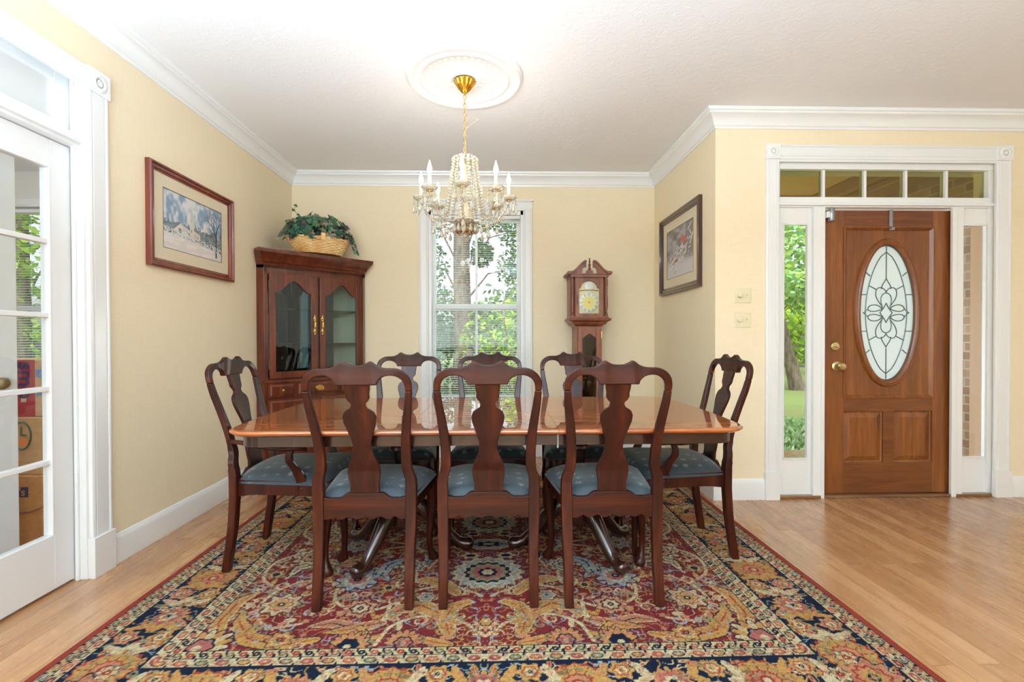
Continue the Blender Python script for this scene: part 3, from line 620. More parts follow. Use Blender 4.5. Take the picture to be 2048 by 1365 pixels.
    for pts in ([(.0, .80), (.10, .70), (.24, .66), (.36, .72), (.40, .84)], [(.02, .52), (.14, .44), (.30, .46), (.40, .58), (.52, .62), (.64, .54), (.66, .40), (.56, .30)], [(.55, .30), (.44, .24), (.34, .30), (.34, .42)],
                [(.40, .58), (.42, .72), (.52, .82)], [(.66, .40), (.80, .36), (.92, .44), (.94, .60), (.84, .72), (.72, .70)], [(.92, .44), (1.04, .34), (1.06, .18), (.96, .08), (.84, .10)],
                [(.16, .02), (.30, .08), (.42, .02), (.56, .06), (.66, .16), (.80, .16)], [(.30, .08), (.26, .20), (.36, .26)], [(.94, .60), (1.04, .70), (1.06, .82)]):
        sp = []
        for i in range(len(pts) - 1):
            p0 = pts[max(i - 1, 0)]; p1 = pts[i]; p2 = pts[i + 1]; p3 = pts[min(i + 2, len(pts) - 1)]
            for t in np.linspace(0, 1, 12, endpoint=False): sp.append(tuple(.5 * ((2 * b_) + (-a + c_) * t + (2 * a - 5 * b_ + 4 * c_ - d_) * t * t + (-a + 3 * b_ - 3 * c_ + d_) * t ** 3) for a, b_, c_, d_ in zip(p0, p1, p2, p3)))
        sp.append(pts[-1]); stroke(sp, .0075, cream, False)
        for k in range(6, len(sp) - 4, 9):
            dx, dy = sp[k + 3][0] - sp[k][0], sp[k + 3][1] - sp[k][1]; a = math.atan2(dy, dx); sd_ = 1 if (k // 9) % 2 else -1; aa = a + sd_ * .9
            cc = [goldc, peach, sage, cream][(k // 9) % 4]; disk(sp[k][0] + .028 * math.cos(aa), sp[k][1] + .028 * math.sin(aa), .03, .011, cc, rot=aa)
    # curls springing from the vines
    Rr = random.Random(5)
    taken = []
    def free(x, y_, r): return all(math.hypot(x - a, y_ - b_) > r + c_ for a, b_, c_ in taken)
    for fx, fy, fr in ((.60, .36, .09), (.36, .24, .065), (.86, .56, .075), (.52, .60, .065), (.90, .12, .085), (.70, 0, .075), (.26, .52, .04), (.44, .44, .03), (1.0, .30, .04), (.76, .80, .05), (0, .31, .19), (0, 0, .14), (.30, .835, .09), (.50, .845, .09), (1.04, .84, .12), (0, .70, .07)): taken.append((fx, fy, fr))
    for pts, w_, c_, e_ in (([(.13, .80), (.17, .66), (.27, .585), (.36, .61), (.38, .67), (.345, .685)], .021, goldc, cream), ([(.40, .70), (.50, .735), (.60, .70), (.68, .72)], .016, peach, cream), ([(.62, .80), (.74, .83), (.88, .79), (.97, .68), (.99, .60)], .021, goldc, navy), ([(.42, .16), (.49, .22), (.50, .32), (.45, .38)], .018, sky_, navy),
                            ([(.72, .30), (.75, .22), (.83, .19), (.92, .24), (.93, .33)], .018, cream, navy), ([(.12, .845), (.20, .825), (.26, .79)], .014, goldc, navy), ([(.13, .50), (.18, .42), (.28, .37), (.33, .39)], .018, goldc, cream), ([(.44, .80), (.50, .74), (.60, .76)], .016, goldc, navy), ([(.99, .80), (1.05, .68), (1.05, .54), (1.0, .46)], .016, goldc, cream),
                            ([(.22, .10), (.30, .16), (.30, .24)], .014, sky_, navy), ([(.56, .14), (.64, .22), (.74, .22)], .014, peach, navy), ([(.07, .56), (.14, .60), (.16, .68), (.10, .72)], .015, goldc, cream)):
        stroke(pts, w_, c_, True, e_, .8); stroke(pts, w_ * .22, navy if c_ is not goldc else rust, True)
        for k in range(0, len(pts)): taken.append((pts[k][0], pts[k][1], .03))
    n_ = 0
    for i in range(900):
        cx_, cy_, r = Rr.uniform(.03, 1.05), Rr.uniform(.02, .84), Rr.uniform(.018, .032)
        if not free(cx_, cy_, r): continue
        a = Rr.uniform(0, 6.3); sg = Rr.choice((-1, 1)); stroke(spiral(cx_, cy_, r * 1.25, r * .25, a, a + sg * 5.4), .0045, [cream, goldc, cream, sage, sky_][n_ % 5], False)
        if n_ % 3 == 0: disk(cx_, cy_, .008, .008, [rose, goldc, cream][n_ % 3])
        taken.append((cx_, cy_, r)); n_ += 1
        if n_ > 95: break
    for i in range(260):         # small filler buds
        cx_, cy_ = rng.random() * 1.05, rng.random() * .84
        if math.hypot(cx_ / 1.3, (cy_ - .31)) < .15: continue
        cc = [goldc, peach, sky_, cream, sage, rose][i % 6]; a = rng.random() * 6.3; q = .6 + .5 * rng.random()
        disk(cx_, cy_, .016 * q, .006 * q, cc, rot=a); disk(cx_ + .010 * math.cos(a + 1.2), cy_ + .010 * math.sin(a + 1.2), .011 * q, .005 * q, cc, rot=a + 1.2)
        if i % 2: disk(cx_ - .010 * math.cos(a - 1), cy_ - .010 * math.sin(a - 1), .011 * q, .005 * q, cc, rot=a - 1)
    # halo of plum around the centre axis + medallions
    flower(.60, .36, .085, sky_, rose, cream, 9); flower(.36, .24, .06, cream, sky_, navy, 8); flower(.86, .56, .07, cream, goldc, rust, 8); flower(.52, .60, .06, peach, cream, navy, 7); flower(.90, .12, .08, cream, peach, navy, 10); flower(.70, .0, .07, sky_, cream, rose, 8)
    flower(.26, .52, .038, cream, sky_, rust, 6); flower(.44, .44, .03, goldc, navy, cream, 6); flower(1.0, .30, .035, goldc, navy, cream, 6); flower(.76, .80, .045, goldc, rust, cream, 7)
    palmette(.30, .835, .085, -PI / 2, goldc, rose, peach); palmette(.50, .845, .09, -PI / 2 - .3, peach, navy, goldc); palmette(1.04, .84, .12, -PI * .75, goldc, rose, cream); palmette(.0, .70, .07, PI / 2, cream, goldc, peach)
    for cy_, r in ((.31, .165),):
        disk(0, cy_, r * 1.12, r * 1.05, plum); disk(0, cy_, r, r * .92, cream, 16, .07); ring(0, cy_, r * .80, r * .74, sky_, .08, 16, .08); disk(0, cy_, r * .66, r * .6, navy, 16, .06); disk(0, cy_, r * .56, r * .5, sage, 12, .08); disk(0, cy_, r * .44, r * .38, rose, 8, .1); disk(0, cy_, r * .28, r * .24, navy, 8, .1); disk(0, cy_, r * .17, r * .15, cream, 6, .1)
    disk(0, 0, .125, .06, sky_, 14, .05); ring(0, 0, .125, .06, cream, .09); disk(0, 0, .07, .03, navy, 8, .2); disk(0, 0, .03, .015, cream)
    disk(.09, .135, .045, .03, cream, 6, .2); disk(.09, .135, .025, .016, navy)
    # ---- borders
    def cells(per):      # coordinate along the border, symmetric cells, and across
        along = np.where(HX - u < HY - v, v, u); return along
    al = cells(0); dd = d
    def band(a, b_): return (dd >= a) & (dd < b_)
    put(band(0, .425), cream)
    put(band(0, .030), rust); put(band(.030, .034), navy)
    def guard(a, b_, basec, per, cols):
        put(band(a, b_), basec); mid = (a + b_) / 2; h = (b_ - a) / 2; k = np.floor(al / per).astype(int); x = (al / per - k - .5) * per; yv = dd - mid
        for i, cc in enumerate(cols):
            sel = (k % len(cols) == i) & band(a, b_); r = np.hypot(x / (per * .30), yv / (h * .72)); put(sel & (r < 1), navy if i % 2 else rust); put(sel & (r < .78), cc); put(sel & (r < .3), cream)
            put(sel & (np.abs(np.abs(x) - per * .42) < .005) & (np.abs(yv - x * .6) < h * .5), navy)
    guard(.034, .066, nlin((172, 152, 108)), .050, [rose, sage, goldc, sky_]); put(band(.066, .069), navy)
    guard(.069, .104, cream, .064, [rose, sage, peach, rust]); put(band(.104, .110), navy)
    put(band(.335, .340), navy); guard(.340, .381, cream, .072, [rose, sage, peach, goldc]); put(band(.381, .385), navy); guard(.385, .421, nlin((186, 168, 122)), .046, [rose, navy, rust, sage]); put(band(.421, .425), navy)
    mb = band(.110, .335); put(mb, navy); Csave = C.copy()
    a, b_ = .110, .335; mid = (a + b_) / 2; per = .312; bx = np.where(HX - u < HY - v, 1, 0)
    # main border motifs painted directly in plan
    for side in (0, 1):
        n_ = 6 if side == 0 else 5
        for k in range(n_):
            q = k * per * .985 + (0 if side == 0 else 0.02)
            if side == 0 and q > HX - a - .1 or side == 1 and q > HY - a - .1: continue
            cx_, cy_ = (q, HY - mid) if side == 0 else (HX - mid, q)
            if k % 2 == 0: palmette(cx_, cy_ - (.0 if side else -.01), .085, -PI / 2 if side == 0 else PI, peach, rust, goldc); disk(cx_, cy_, .05, .05, rose, 8, .1); disk(cx_, cy_, .03, .03, cream, 6, .15); disk(cx_, cy_, .014, .014, navy)
            else:
                disk(cx_, cy_, .100, .098, rust, 16, .05); disk(cx_, cy_, .094, .092, goldc, 12, .05); spokes(cx_, cy_, .094, .092, .50, 1, 12, rust, .07); ring(cx_, cy_, .072, .070, nlin((150, 130, 78)), .07, 12, .05); disk(cx_, cy_, .050, .048, rust, 12, .06); disk(cx_, cy_, .043, .041, peach, 12, .06); disk(cx_, cy_, .024, .023, rust); disk(cx_, cy_, .014, .013, cream)
        for k in range(7):
            q = (k + .5) * per * .985
            for off, cc, sz in ((-.062, goldc, .040), (.062, peach, .038)):
                cx_, cy_ = (q, HY - mid + off) if side == 0 else (HX - mid + off, q)
                if (side == 0 and q > HX - .32) or (side == 1 and q > HY - .3): continue
                flower(cx_, cy_, sz, cc, cream, rust, 6)
            for off in (-.05, .05):
                for sg in (-1, 1):
                    p = [(q + sg * .05, -off * 1.9), (q + sg * .08, -off * .6), (q + sg * .03, off * .3)]
                    pts = [(x_, HY - mid + y_) if side == 0 else (HX - mid + y_, x_) for x_, y_ in p]
                    if (side == 0 and q > HX - .3) or (side == 1 and q > HY - .28): continue
                    stroke(pts, .013, [goldc, cream][sg > 0], True, None, .5)
        for k in range(230):
            q = rng.random() * (HX if side == 0 else HY); o_ = (rng.random() - .5) * .2; cx_, cy_ = (q, HY - mid + o_) if side == 0 else (HX - mid + o_, q)
            j, i = min(ny - 1, int(cy_ / s)), min(nx - 1, int(cx_ / s))
            if np.allclose(C[j, i], navy): aa = rng.random() * 6.3; disk(cx_, cy_, .020, .0075, [goldc, peach, cream, sage][k % 4], rot=aa); disk(cx_, cy_, .007, .004, rust, rot=aa)
    flower(HX - mid, HY - mid, .085, peach, goldc, rust, 10); flower(HX - mid - .02, HY - mid - .10, .03, cream, rust, goldc, 6); flower(HX - mid - .10, HY - mid - .02, .03, cream, rust, goldc, 6)
    out = ~mb & (d < .425); C[out] = Csave[out]
    fieldm = d >= .425
    def iso(sc_, seed, lv, wd): return np.abs((vnoise(u, v, sc_, seed) * .72 + vnoise(u, v, sc_ * 2.1, seed + 1) * .28) - lv) < wd
    def near(c, tol): return np.abs(C - c).sum(-1) < tol
    lum = C.mean(-1); fl = fieldm & (np.abs(C[..., 1] / (C[..., 0] + 1e-6)) < .2)
    pal2 = [cream, goldc, sage, sky_, peach]; sel = (vnoise(u, v, 9, 61) * 5).astype(int).clip(0, 4)
    ln = fl & (iso(17, 31, .5, .020) | iso(21, 41, .36, .016) | iso(21, 41, .64, .016))
    for k in range(5): put(ln & (sel == k), pal2[k], .85)
    nv = mb & near(navy, .02) & (d < .33) & (d > .115)
    ln = nv & (iso(24, 51, .5, .030) | iso(19, 71, .35, .022))
    for k in range(5): put(ln & (sel == k), pal2[k], .9)
    light = (lum > .12) & (d > .034)
    put(light & iso(34, 81, .5, .030), rust, .45); put(light & iso(30, 91, .42, .024), navy, .55); put(light & iso(27, 95, .60, .03), sage, .55); put(light & iso(25, 99, .40, .035), peach, .6); put(light & iso(29, 103, .55, .02), rose, .6)
    wv_ = .80 + .40 * rng.random((ny, nx)); C *= wv_[..., None]
    full = np.concatenate([C[:, ::-1], C[:, 1:]], 1); full = np.concatenate([full[::-1], full[1:]], 0)
    abr = .93 + .14 * vnoise(np.linspace(0, 3, full.shape[1])[None, :].repeat(full.shape[0], 0), np.linspace(0, 2.5, full.shape[0])[:, None].repeat(full.shape[1], 1), 9, 5); full = full * abr[..., None] * .68
    X, Y = np.meshgrid(np.linspace(-HX, HX, 2 * nx - 1), np.linspace(-HY, HY, 2 * ny - 1))
    ed = np.minimum(HX - np.abs(X), HY - np.abs(Y)); Z = .009 + .002 * vnoise(X + 3, Y + 3, 4, 2) - .009 * (ed < .002)
    o = grid_mesh('area_rug', X, Y, Z, full, rug_m); o.location = (-.045, 2.567, 0); return o
rug = make_rug(); tag(rug, 'large red and navy floral wool rug lying under the dining table', 'rug')

# ------------------------------------------------------------------ dining table
TX, TY = -.03, 2.525
table = empty('dining_table', (TX, TY, .011)); tag(table, 'long polished mahogany dining table with two pedestals on the patterned rug', 'dining table')
TH = .735
def t_outline(ins, x0=None, x1=None):
    Lx, Hy, rc = 1.135 - ins, .565 - ins, .13 - ins * .6; pts = []
    def endx(y_): return Lx - .035 * (y_ / Hy) ** 2
    # right end from bottom to top
    seg = []
    cyc = Hy - rc
    for k in range(9): a = -PI / 2 + (PI / 2) * k / 8; seg.append((endx(-cyc) - rc + rc * math.cos(a), -cyc + rc * math.sin(a)))
    for k in range(1, 10): y_ = -cyc + 2 * cyc * k / 10; seg.append((endx(y_), y_))
    for k in range(9): a = (PI / 2) * k / 8; seg.append((endx(cyc) - rc + rc * math.cos(a), cyc + rc * math.sin(a)))
    return seg, Hy
edge_prof = [(.006, 0), (.016, -.003), (.004, -.006), (.0, -.011), (.0, -.019), (.006, -.024), (.016, -.028), (.022, -.030)]
edge_prof = [(.014, 0), (.008, -.001), (.002, -.004), (0, -.009), (.001, -.014), (.007, -.017), (.007, -.019), (.014, -.023), (.026, -.026), (.028, -.028)]
SEAM = (-.345, .29)
def top_piece(side):
    b = MB(); rings = []
    for ins, dz in edge_prof:
        seg, Hy = t_outline(ins)
        if side == 0: pts = [(SEAM[0] + .0012, -Hy), (SEAM[1] - .0012, -Hy), (SEAM[1] - .0012, Hy), (SEAM[0] + .0012, Hy)]
        elif side == 1: pts = [(SEAM[1], -Hy)] + seg + [(SEAM[1], Hy)]
        else: pts = [(SEAM[0], Hy)] + [(-x, -y_) for x, y_ in seg] + [(SEAM[0], -Hy)]
        rings.append([(x, y_, TH + dz) for x, y_ in pts])
    b.loft(rings); return b
def wn(o):
    m_ = o.modifiers.new('wn', 'WEIGHTED_NORMAL'); m_.keep_sharp = True; m_.weight = 100; m_.mode = 'FACE_AREA'
wn(top_piece(2).build('tabletop', table_m, table, smooth=50)); wn(top_piece(1).build('tabletop', table_m, table, smooth=50)); wn(top_piece(0).build('table_leaf', table_m, table, smooth=50))
def apron(side):
    seg, Hy = t_outline(.045)
    if side == 0: pts = [(SEAM[0] + .003, -Hy), (SEAM[1] - .003, -Hy)]; pts2 = [(SEAM[1] - .003, Hy), (SEAM[0] + .003, Hy)]; runs = [pts, pts2]
    elif side == 1: runs = [[(SEAM[1] + .003, -Hy)] + seg + [(SEAM[1] + .003, Hy)]]
    else: runs = [[(SEAM[0] - .003, Hy)] + [(-x, -y_) for x, y_ in seg] + [(SEAM[0] - .003, -Hy)]]
    for r_ in runs:
        b = MB(); rings = []
        for i, p in enumerate(r_):
            c = Vector((0, 0)); a = Vector(r_[max(0, i - 1)]); q = Vector(r_[min(len(r_) - 1, i + 1)]); t = (q - a).normalized(); n_ = Vector((-t.y, t.x)) * .02
            rings.append([(p[0], p[1], TH - .027), (p[0] + n_.x, p[1] + n_.y, TH - .027), (p[0] + n_.x, p[1] + n_.y, TH - .072), (p[0], p[1], TH - .074)])
        b.loft(rings); b.build('table_apron', table_dark, table, smooth=30)
apron(0); apron(1); apron(2)
for q in (-.28, .28): MB().box(-.95, .95, q - .02, q + .02, TH - .055, TH - .03).build('table_slide', table_dark, table, .003)
for q in SEAM: MB().box(q - .003, q + .003, -.515, -.50, TH - .088, TH - .03).build('leaf_lock', steel, table)
# each pedestal is a part with its feet as sub-parts
def pedestal(px, mirror):
    p = MB().lathe([(.0, TH - .03), (.13, TH - .03), (.13, TH - .06), (.05, TH - .075), (.042, .58), (.058, .565), (.058, .55), (.040, .54), (.036, .46), (.046, .36), (.070, .33), (.074, .315), (.060, .30), (.070, .27), (.078, .22), (.070, .17), (.05, .15), (.03, .14), (0, .14)], (0, 0, 0), 32).build('pedestal', table_dark, table); p.location = (px, -.075, 0)
    for ang, Lr in ((8 if not mirror else 172, .305), (148 if not mirror else 32, .31), (236 if not mirror else 304, .27)):
        a = math.radians(ang); pts = []; rad = []
        for t, z, r_ in ((.02, .25, .036), (.08, .265, .044), (.14, .240, .044), (.20, .190, .039), (.26, .135, .034), (.32, .085, .030), (.37, .050, .028), (.41, .038, .030), (.44, .036, .033), (.462, .036, .030), (.475, .034, .018)):
            k = Lr / .40; pts.append((t * k * math.cos(a), t * k * math.sin(a), z)); rad.append(r_)
        f = MB().tube(pts, rad, 12).build('foot', table_dark, p, smooth=60)
    return p
pedestal(-.455, False); pedestal(.45, True)

# ------------------------------------------------------------------ chairs
def lean(z):
    t = [(0, -.035), (.1, -.02), (.22, -.002), (.36, .008), (.47, .008), (.56, -.002), (.66, -.026), (.76, -.056), (.86, -.086), (.95, -.108), (1.03, -.122)]
    for (a, ya), (b_, yb_) in zip(t, t[1:]):
        if z <= b_: f = max(0, (z - a) / (b_ - a)); return ya + (yb_ - ya) * f
    return t[-1][1]
POST = [((.207, 0), (.170, 0)), ((.208, .1), (.169, .1)), ((.209, .2), (.168, .2)), ((.214, .36), (.168, .36)), ((.216, .47), (.170, .47)), ((.2155, .515), (.170, .515)), ((.211, .54), (.166, .54)), ((.203, .558), (.160, .562)), ((.198, .585), (.156, .59)), ((.197, .65), (.157, .655)), ((.200, .72), (.162, .72)), ((.207, .79), (.172, .79)), ((.213, .85), (.183, .855)), ((.216, .905), (.189, .905))]
CREST = [((.216, .905), (.189, .905)), ((.2155, .93), (.1885, .925)), ((.211, .952), (.183, .942)), ((.202, .968), (.174, .953)), ((.190, .980), (.163, .961)), ((.174, .990), (.150, .966)), ((.155, .996), (.134, .968)), ((.130, .997), (.116, .966)), ((.112, .998), (.101, .960)), ((.096, 1.001), (.090, .951)), ((.080, 1.008), (.083, .942)), ((.066, 1.019), (.079, .931)), ((.054, 1.0245), (.066, .930)), ((.040, 1.017), (.045, .930)), ((.022, 1.010), (.025, .930)), ((0, 1.008), (0, .930))]
SPLAT = [(.468, .062), (.50, .0585), (.53, .064), (.56, .068), (.585, .064), (.61, .0545), (.64, .041), (.665, .037), (.69, .039), (.715, .0455), (.75, .057), (.775, .065), (.80, .067), (.818, .060), (.828, .048), (.836, .034), (.848, .028), (.856, .030), (.866, .040), (.878, .0465), (.895, .046), (.91, .049), (.932, .051)]
def smooth_pairs(rows, n=3):
    out = []
    for i in range(len(rows) - 1):
        p = [rows[max(i - 1, 0)], rows[i], rows[i + 1], rows[min(i + 2, len(rows) - 1)]]
        for k in range(n):
            t = k / n; f = lambda a, b_, c, d_: .5 * (2 * b_ + (-a + c) * t + (2 * a - 5 * b_ + 4 * c - d_) * t * t + (-a + 3 * b_ - 3 * c + d_) * t ** 3)
            out.append(tuple(tuple(f(*[q[e][j] for q in p]) for j in (0, 1)) for e in (0, 1)))
    out.append(rows[-1]); return out
def seat_mesh(wf, wb, dep, z0, z1, y0):
    n, m_ = 22, 18; top = []; b = MB()
    def W(v_): return (wb + (wf - wb) * (v_ ** .8)) / 2
    vs = []; fs = []
    for j in range(m_ + 1):
        v_ = j / m_
        for i in range(n + 1):
            u_ = i / n * 2 - 1; x = u_ * W(v_); yy = y0 + dep * v_ - .018 * (u_ ** 2) * v_ ** 3
            e = (1 - abs(u_) ** 5) * (1 - abs(2 * v_ - 1) ** 7); z = z0 + (z1 - z0) * max(0, e) ** .45 * (.80 + .2 * (1 - u_ * u_))
            vs.append((x, yy, z))
    for j in range(m_):
        for i in range(n): a = j * (n + 1) + i; fs.append((a, a + 1, a + n + 2, a + n + 1))
    k = len(vs); rim = [i for i in range(n + 1)] + [(j + 1) * (n + 1) + n for j in range(m_)] + [m_ * (n + 1) + n - 1 - i for i in range(n)] + [(m_ - 1 - j) * (n + 1) for j in range(m_ - 1)]
    fs.append(tuple(reversed(rim))); b.add(vs, fs); return b
def make_chair(arm=False):
    r = empty('dining_armchair' if arm else 'dining_chair'); kx = 1.04 if arm else 1.0; dep = .49 if arm else .44; wf = .54 if arm else .50; wb = .385 * kx
    for s in (-1, 1):
        rows = [((s * o[0] * kx, o[1]), (s * i[0] * kx, i[1]), lean((o[1] + i[1]) / 2), .036 if o[1] < .5 else (.030 if o[1] < .6 else .024)) for o, i in smooth_pairs(POST, 3)]
        MB().ribbon(rows).build('back_leg', mahog, r, .005, smooth=50, seg=3)
    cr = smooth_pairs(CREST, 3); rows = [((-o[0] * kx, o[1]), (-i[0] * kx, i[1])) for o, i in cr]; rows += [((o[0] * kx, o[1]), (i[0] * kx, i[1])) for o, i in reversed(cr)][1:]
    MB().ribbon([(o, i, lean((o[1] + i[1]) / 2), .024) for o, i in rows]).build('crest_rail', mahogx, r, .0045, smooth=50, seg=3)
    sp = []
    for i in range(len(SPLAT) - 1):
        a, b_ = SPLAT[i], SPLAT[i + 1]
        for k in range(3): t = k / 3; tt = t * t * (3 - 2 * t) if i % 2 else t; sp.append((a[0] + (b_[0] - a[0]) * t, a[1] + (b_[1] - a[1]) * t))
    sp.append(SPLAT[-1]); MB().ribbon([((-w_, z), (w_, z), lean(z) - .002, .016) for z, w_ in sp]).build('splat', mahog, r, .003, smooth=60)
    # seat rails: scalloped back rail and shoe
    h_ = .172 * kx
    b = MB(); n = 28; rows = []
    for k in range(n + 1):
        u_ = -1 + 2 * k / n; x = u_ * h_; au = abs(u_)
        zt = .446 + (.022 if au < .46 else (.022 * max(0, 1 - (au - .46) / .14))) + (.004 if au > .9 else 0)
        zb = .358 + .012 * (au < .55) * math.cos(au / .55 * PI * 1.5) ** 2 - (.0) + .02 * max(0, 1 - abs(au - .72) / .12) * .7
        rows.append(((x, zt), (x, zb), .008, .024))
    b.ribbon(rows); b.build('back_rail', mahogx, r, .002, smooth=40)
    yb, yf_ = .012, dep - .005
    for s in (-1, 1):
        b = MB(); x0_, x1_ = s * (wb / 2 - .004), s * (wf / 2 - .012); m2 = 12
        rows = []
        for k in range(m2 + 1):
            t = k / m2; zb = .372 - .014 * max(0, abs(2 * t - 1) - .6) / .4; x = x0_ + (x1_ - x0_) * t ** .8; y_ = yb + (yf_ - yb) * t
            rows.append([(x, y_, .440), (x, y_, zb), (x - s * .022, y_, zb), (x - s * .022, y_, .440)])
        b.loft(rows); b.build('side_rail', mahog, r, .002, smooth=40)
    b = MB(); rows = []
    for k in range(17):
        u_ = -1 + k / 8; x = u_ * (wf / 2 - .012); yy = yf_ - .016 * u_ * u_; zb = .372 + .010 * math.cos(u_ * PI * 2) - .012 * (abs(u_) > .85); rows.append([(x, yy, .440), (x, yy, zb), (x, yy - .022, zb), (x, yy - .022, .440)])
    b.loft(rows); b.build('front_rail', mahogx, r, .002, smooth=40)
    for s in (-1, 1):    # cabriole front legs with pad feet
        x, y_ = s * (wf / 2 - .035), dep - .040
        pts = [(x, y_, .43), (x + s * .004, y_ + .004, .39), (x + s * .012, y_ + .012, .34), (x + s * .010, y_ + .010, .28), (x + s * .002, y_ + .002, .20), (x - s * .004, y_ - .004, .12), (x - s * .002, y_ - .001, .06), (x + s * .008, y_ + .008, .028), (x + s * .014, y_ + .014, .014), (x + s * .014, y_ + .014, 0)]
        MB().tube(pts, [.024, .032, .031, .026, .020, .0155, .0145, .022, .028, .024], 14).build('front_leg', mahog, r, smooth=60)
    seat_mesh(wf - .004, wb, dep - .012, .425, .492, .012).build('seat', fabric, r, smooth=80)
    if arm:
        for s in (-1, 1):
            ax = s * .205 * kx
            pts = [(ax, lean(.63) + .012, .628), (ax + s * .010, .05, .624), (ax + s * .030, .12, .616), (ax + s * .045, .20, .607), (ax + s * .048, .27, .603), (ax + s * .042, .325, .606), (ax + s * .030, .355, .599), (ax + s * .024, .362, .588)]
            a = MB().tube(pts, [.015, .016, .018, .021, .023, .024, .021, .014], 12, flat=.62).build('armrest', mahog, r, smooth=60)
            sp_ = [(ax + s * .040, .300, .598), (ax + s * .044, .290, .57), (ax + s * .042, .292, .54), (ax + s * .030, .318, .50), (ax + s * .022, .335, .46), (ax + s * .018, .345, .415), (ax + s * .016, .345, .385)]
            rows = []
            for (px, py, pz), w_ in zip(sp_, (.015, .015, .017, .021, .024, .026, .024)):
                rows.append([(px - .011, py - w_, pz), (px + .011, py - w_, pz), (px + .011, py + w_, pz), (px - .011, py + w_, pz)])
            su = MB().loft(rows).build('arm_support', mahog, r, .004, smooth=60)
            for dz in (.43, .405): MB().lathe([(0, 0), (.006, 0), (.006, .003), (.003, .005), (0, .005)], (0, 0, 0), 12, 'x').build('screw_plug', mahogx, su).matrix_local = Matrix.Translation((ax + s * .029, .342, dz)) @ (Matrix.Identity(4) if s > 0 else Matrix.Rotation(PI, 4, 'Z'))
    return r
side = make_chair(False); armc = make_chair(True)
def kids_index():
    for o in col.objects:
        if o.parent is not None: KIDS.setdefault(o.parent.name, []).append(o)
kids_index()
spots = [
 (-.552, 1.995, 0, 'mahogany side chair with its back to us, left of the near three', 'side chairs along the near side of the table'),
 (-.035, 1.995, 0, 'mahogany side chair with its back to us, middle of the near three', 'side chairs along the near side of the table'),
 (.486, 1.985, 0, 'mahogany side chair with its back to us, right of the near three', 'side chairs along the near side of the table'),
 (-.590, 3.115, PI, 'mahogany side chair across the table, in front of the wall between cabinet and window', 'side chairs along the far side of the table'),
 (-.045, 3.115, PI, 'mahogany side chair across the table, in front of the window', 'side chairs along the far side of the table'),
 (.513, 3.115, PI, 'mahogany side chair across the table, in front of the grandfather clock', 'side chairs along the far side of the table')]
for i, (x, y_, rz, lb, g) in enumerate(spots):
    o = side if i == 0 else copy_tree(side); o.location = (x, y_, .011); o.rotation_euler = (0, 0, rz); tag(o, lb, 'chair', g)
for i, (x, y_, rz, lb) in enumerate([(-1.262, 2.500, -PI / 2, 'mahogany armchair at the left end of the table by the yellow wall'), (1.165, 2.555, PI / 2, 'mahogany armchair at the right end of the table nearer the front door')]):
    o = armc if i == 0 else copy_tree(armc); o.location = (x, y_, .011); o.rotation_euler = (0, 0, rz); tag(o, lb, 'armchair', 'armchairs at the table ends')

# ------------------------------------------------------------------ corner china cabinet
cab = empty('china_cabinet', (-1.549, 4.159, 0), math.radians(45)); tag(cab, 'tall cherry corner china cabinet with two arched glass doors and a crown top', 'china cabinet')
# local: x along the front (to the right), -y toward the room; corner at (0,.52)
W2 = .435
def poly_carc(w_, f): return [(-w_, -f), (w_, -f), (w_ + .068, .068 - f * 0), (0.0, .508), (-w_ - .068, .068)]
b = MB()
b.T = Matrix.Identity(4)
# carcass: base cabinet, sides and back as shells
b.loft([[(x, y_, z) for x, y_ in poly_carc(W2 + .008, .012)] for z in (.08, .775)])
b.loft([[(x, y_, z) for x, y_ in poly_carc(W2 + .016, .022)] for z in (0, .085)])
b.box(-W2 - .012, W2 + .012, -.028, .01, .775, .795)
b.loft([[(x, y_, z) for x, y_ in poly_carc(W2, .0)] for z in (1.70, 1.74)])
for s in (-1, 1):
    b.loft([[(s * W2, 0, z), (s * (W2 - .028), 0, z), (s * (W2 - .028), .03, z), (s * (W2 + .04), .068, z), (s * (W2 + .068), .068, z)] for z in (.775, 1.74)])
    b.loft([[(s * (W2 + .068), .068, z), (s * (W2 + .05), .06, z), (0, .49, z), (0, .508, z)] for z in (.775, 1.74)])
b.box(-W2, W2, 0, .03, 1.655, 1.74).box(-.012, .012, 0, .03, .795, 1.66).box(-W2, W2, .0, .03, .795, .805)
b.build('carcass', cab_m, cab, .002, smooth=30)
# crown
cp = [(0, 1.725), (.010, 1.725), (.014, 1.742), (.020, 1.750), (.026, 1.752), (.032, 1.772), (.046, 1.795), (.062, 1.808), (.066, 1.814), (.074, 1.820), (.078, 1.842), (.078, 1.850)]
b = MB(); rings = []
for o_, z in cp + [(.0, 1.852)]:
    k = o_ * .414
    rings.append([(-W2 - .05 - min(.0, .0), .05, z), (-W2 - k - .0, -o_, z), (W2 + k, -o_, z), (W2 + .05, .05, z), (0, .50, z)] if False else
                 [(-(W2 + .062), .062 - .0, z), (-(W2 + k), -o_, z), (W2 + k, -o_, z), (W2 + .062, .062, z), (0, .505, z)])
# side returns swell outward too (kept inside the two walls)
b2 = MB(); rings = []
for o_, z in cp + [(.0, 1.852)]:
    q = min(o_, .012)
    rings.append([(-(W2 + .066), .066, z), (-(W2 + o_ * .8), -o_, z), (W2 + o_ * .8, -o_, z), (W2 + .066, .066, z), (0, .505, z)])
b2.loft(rings); b2.build('crown_moulding', cab_m, cab, smooth=35)
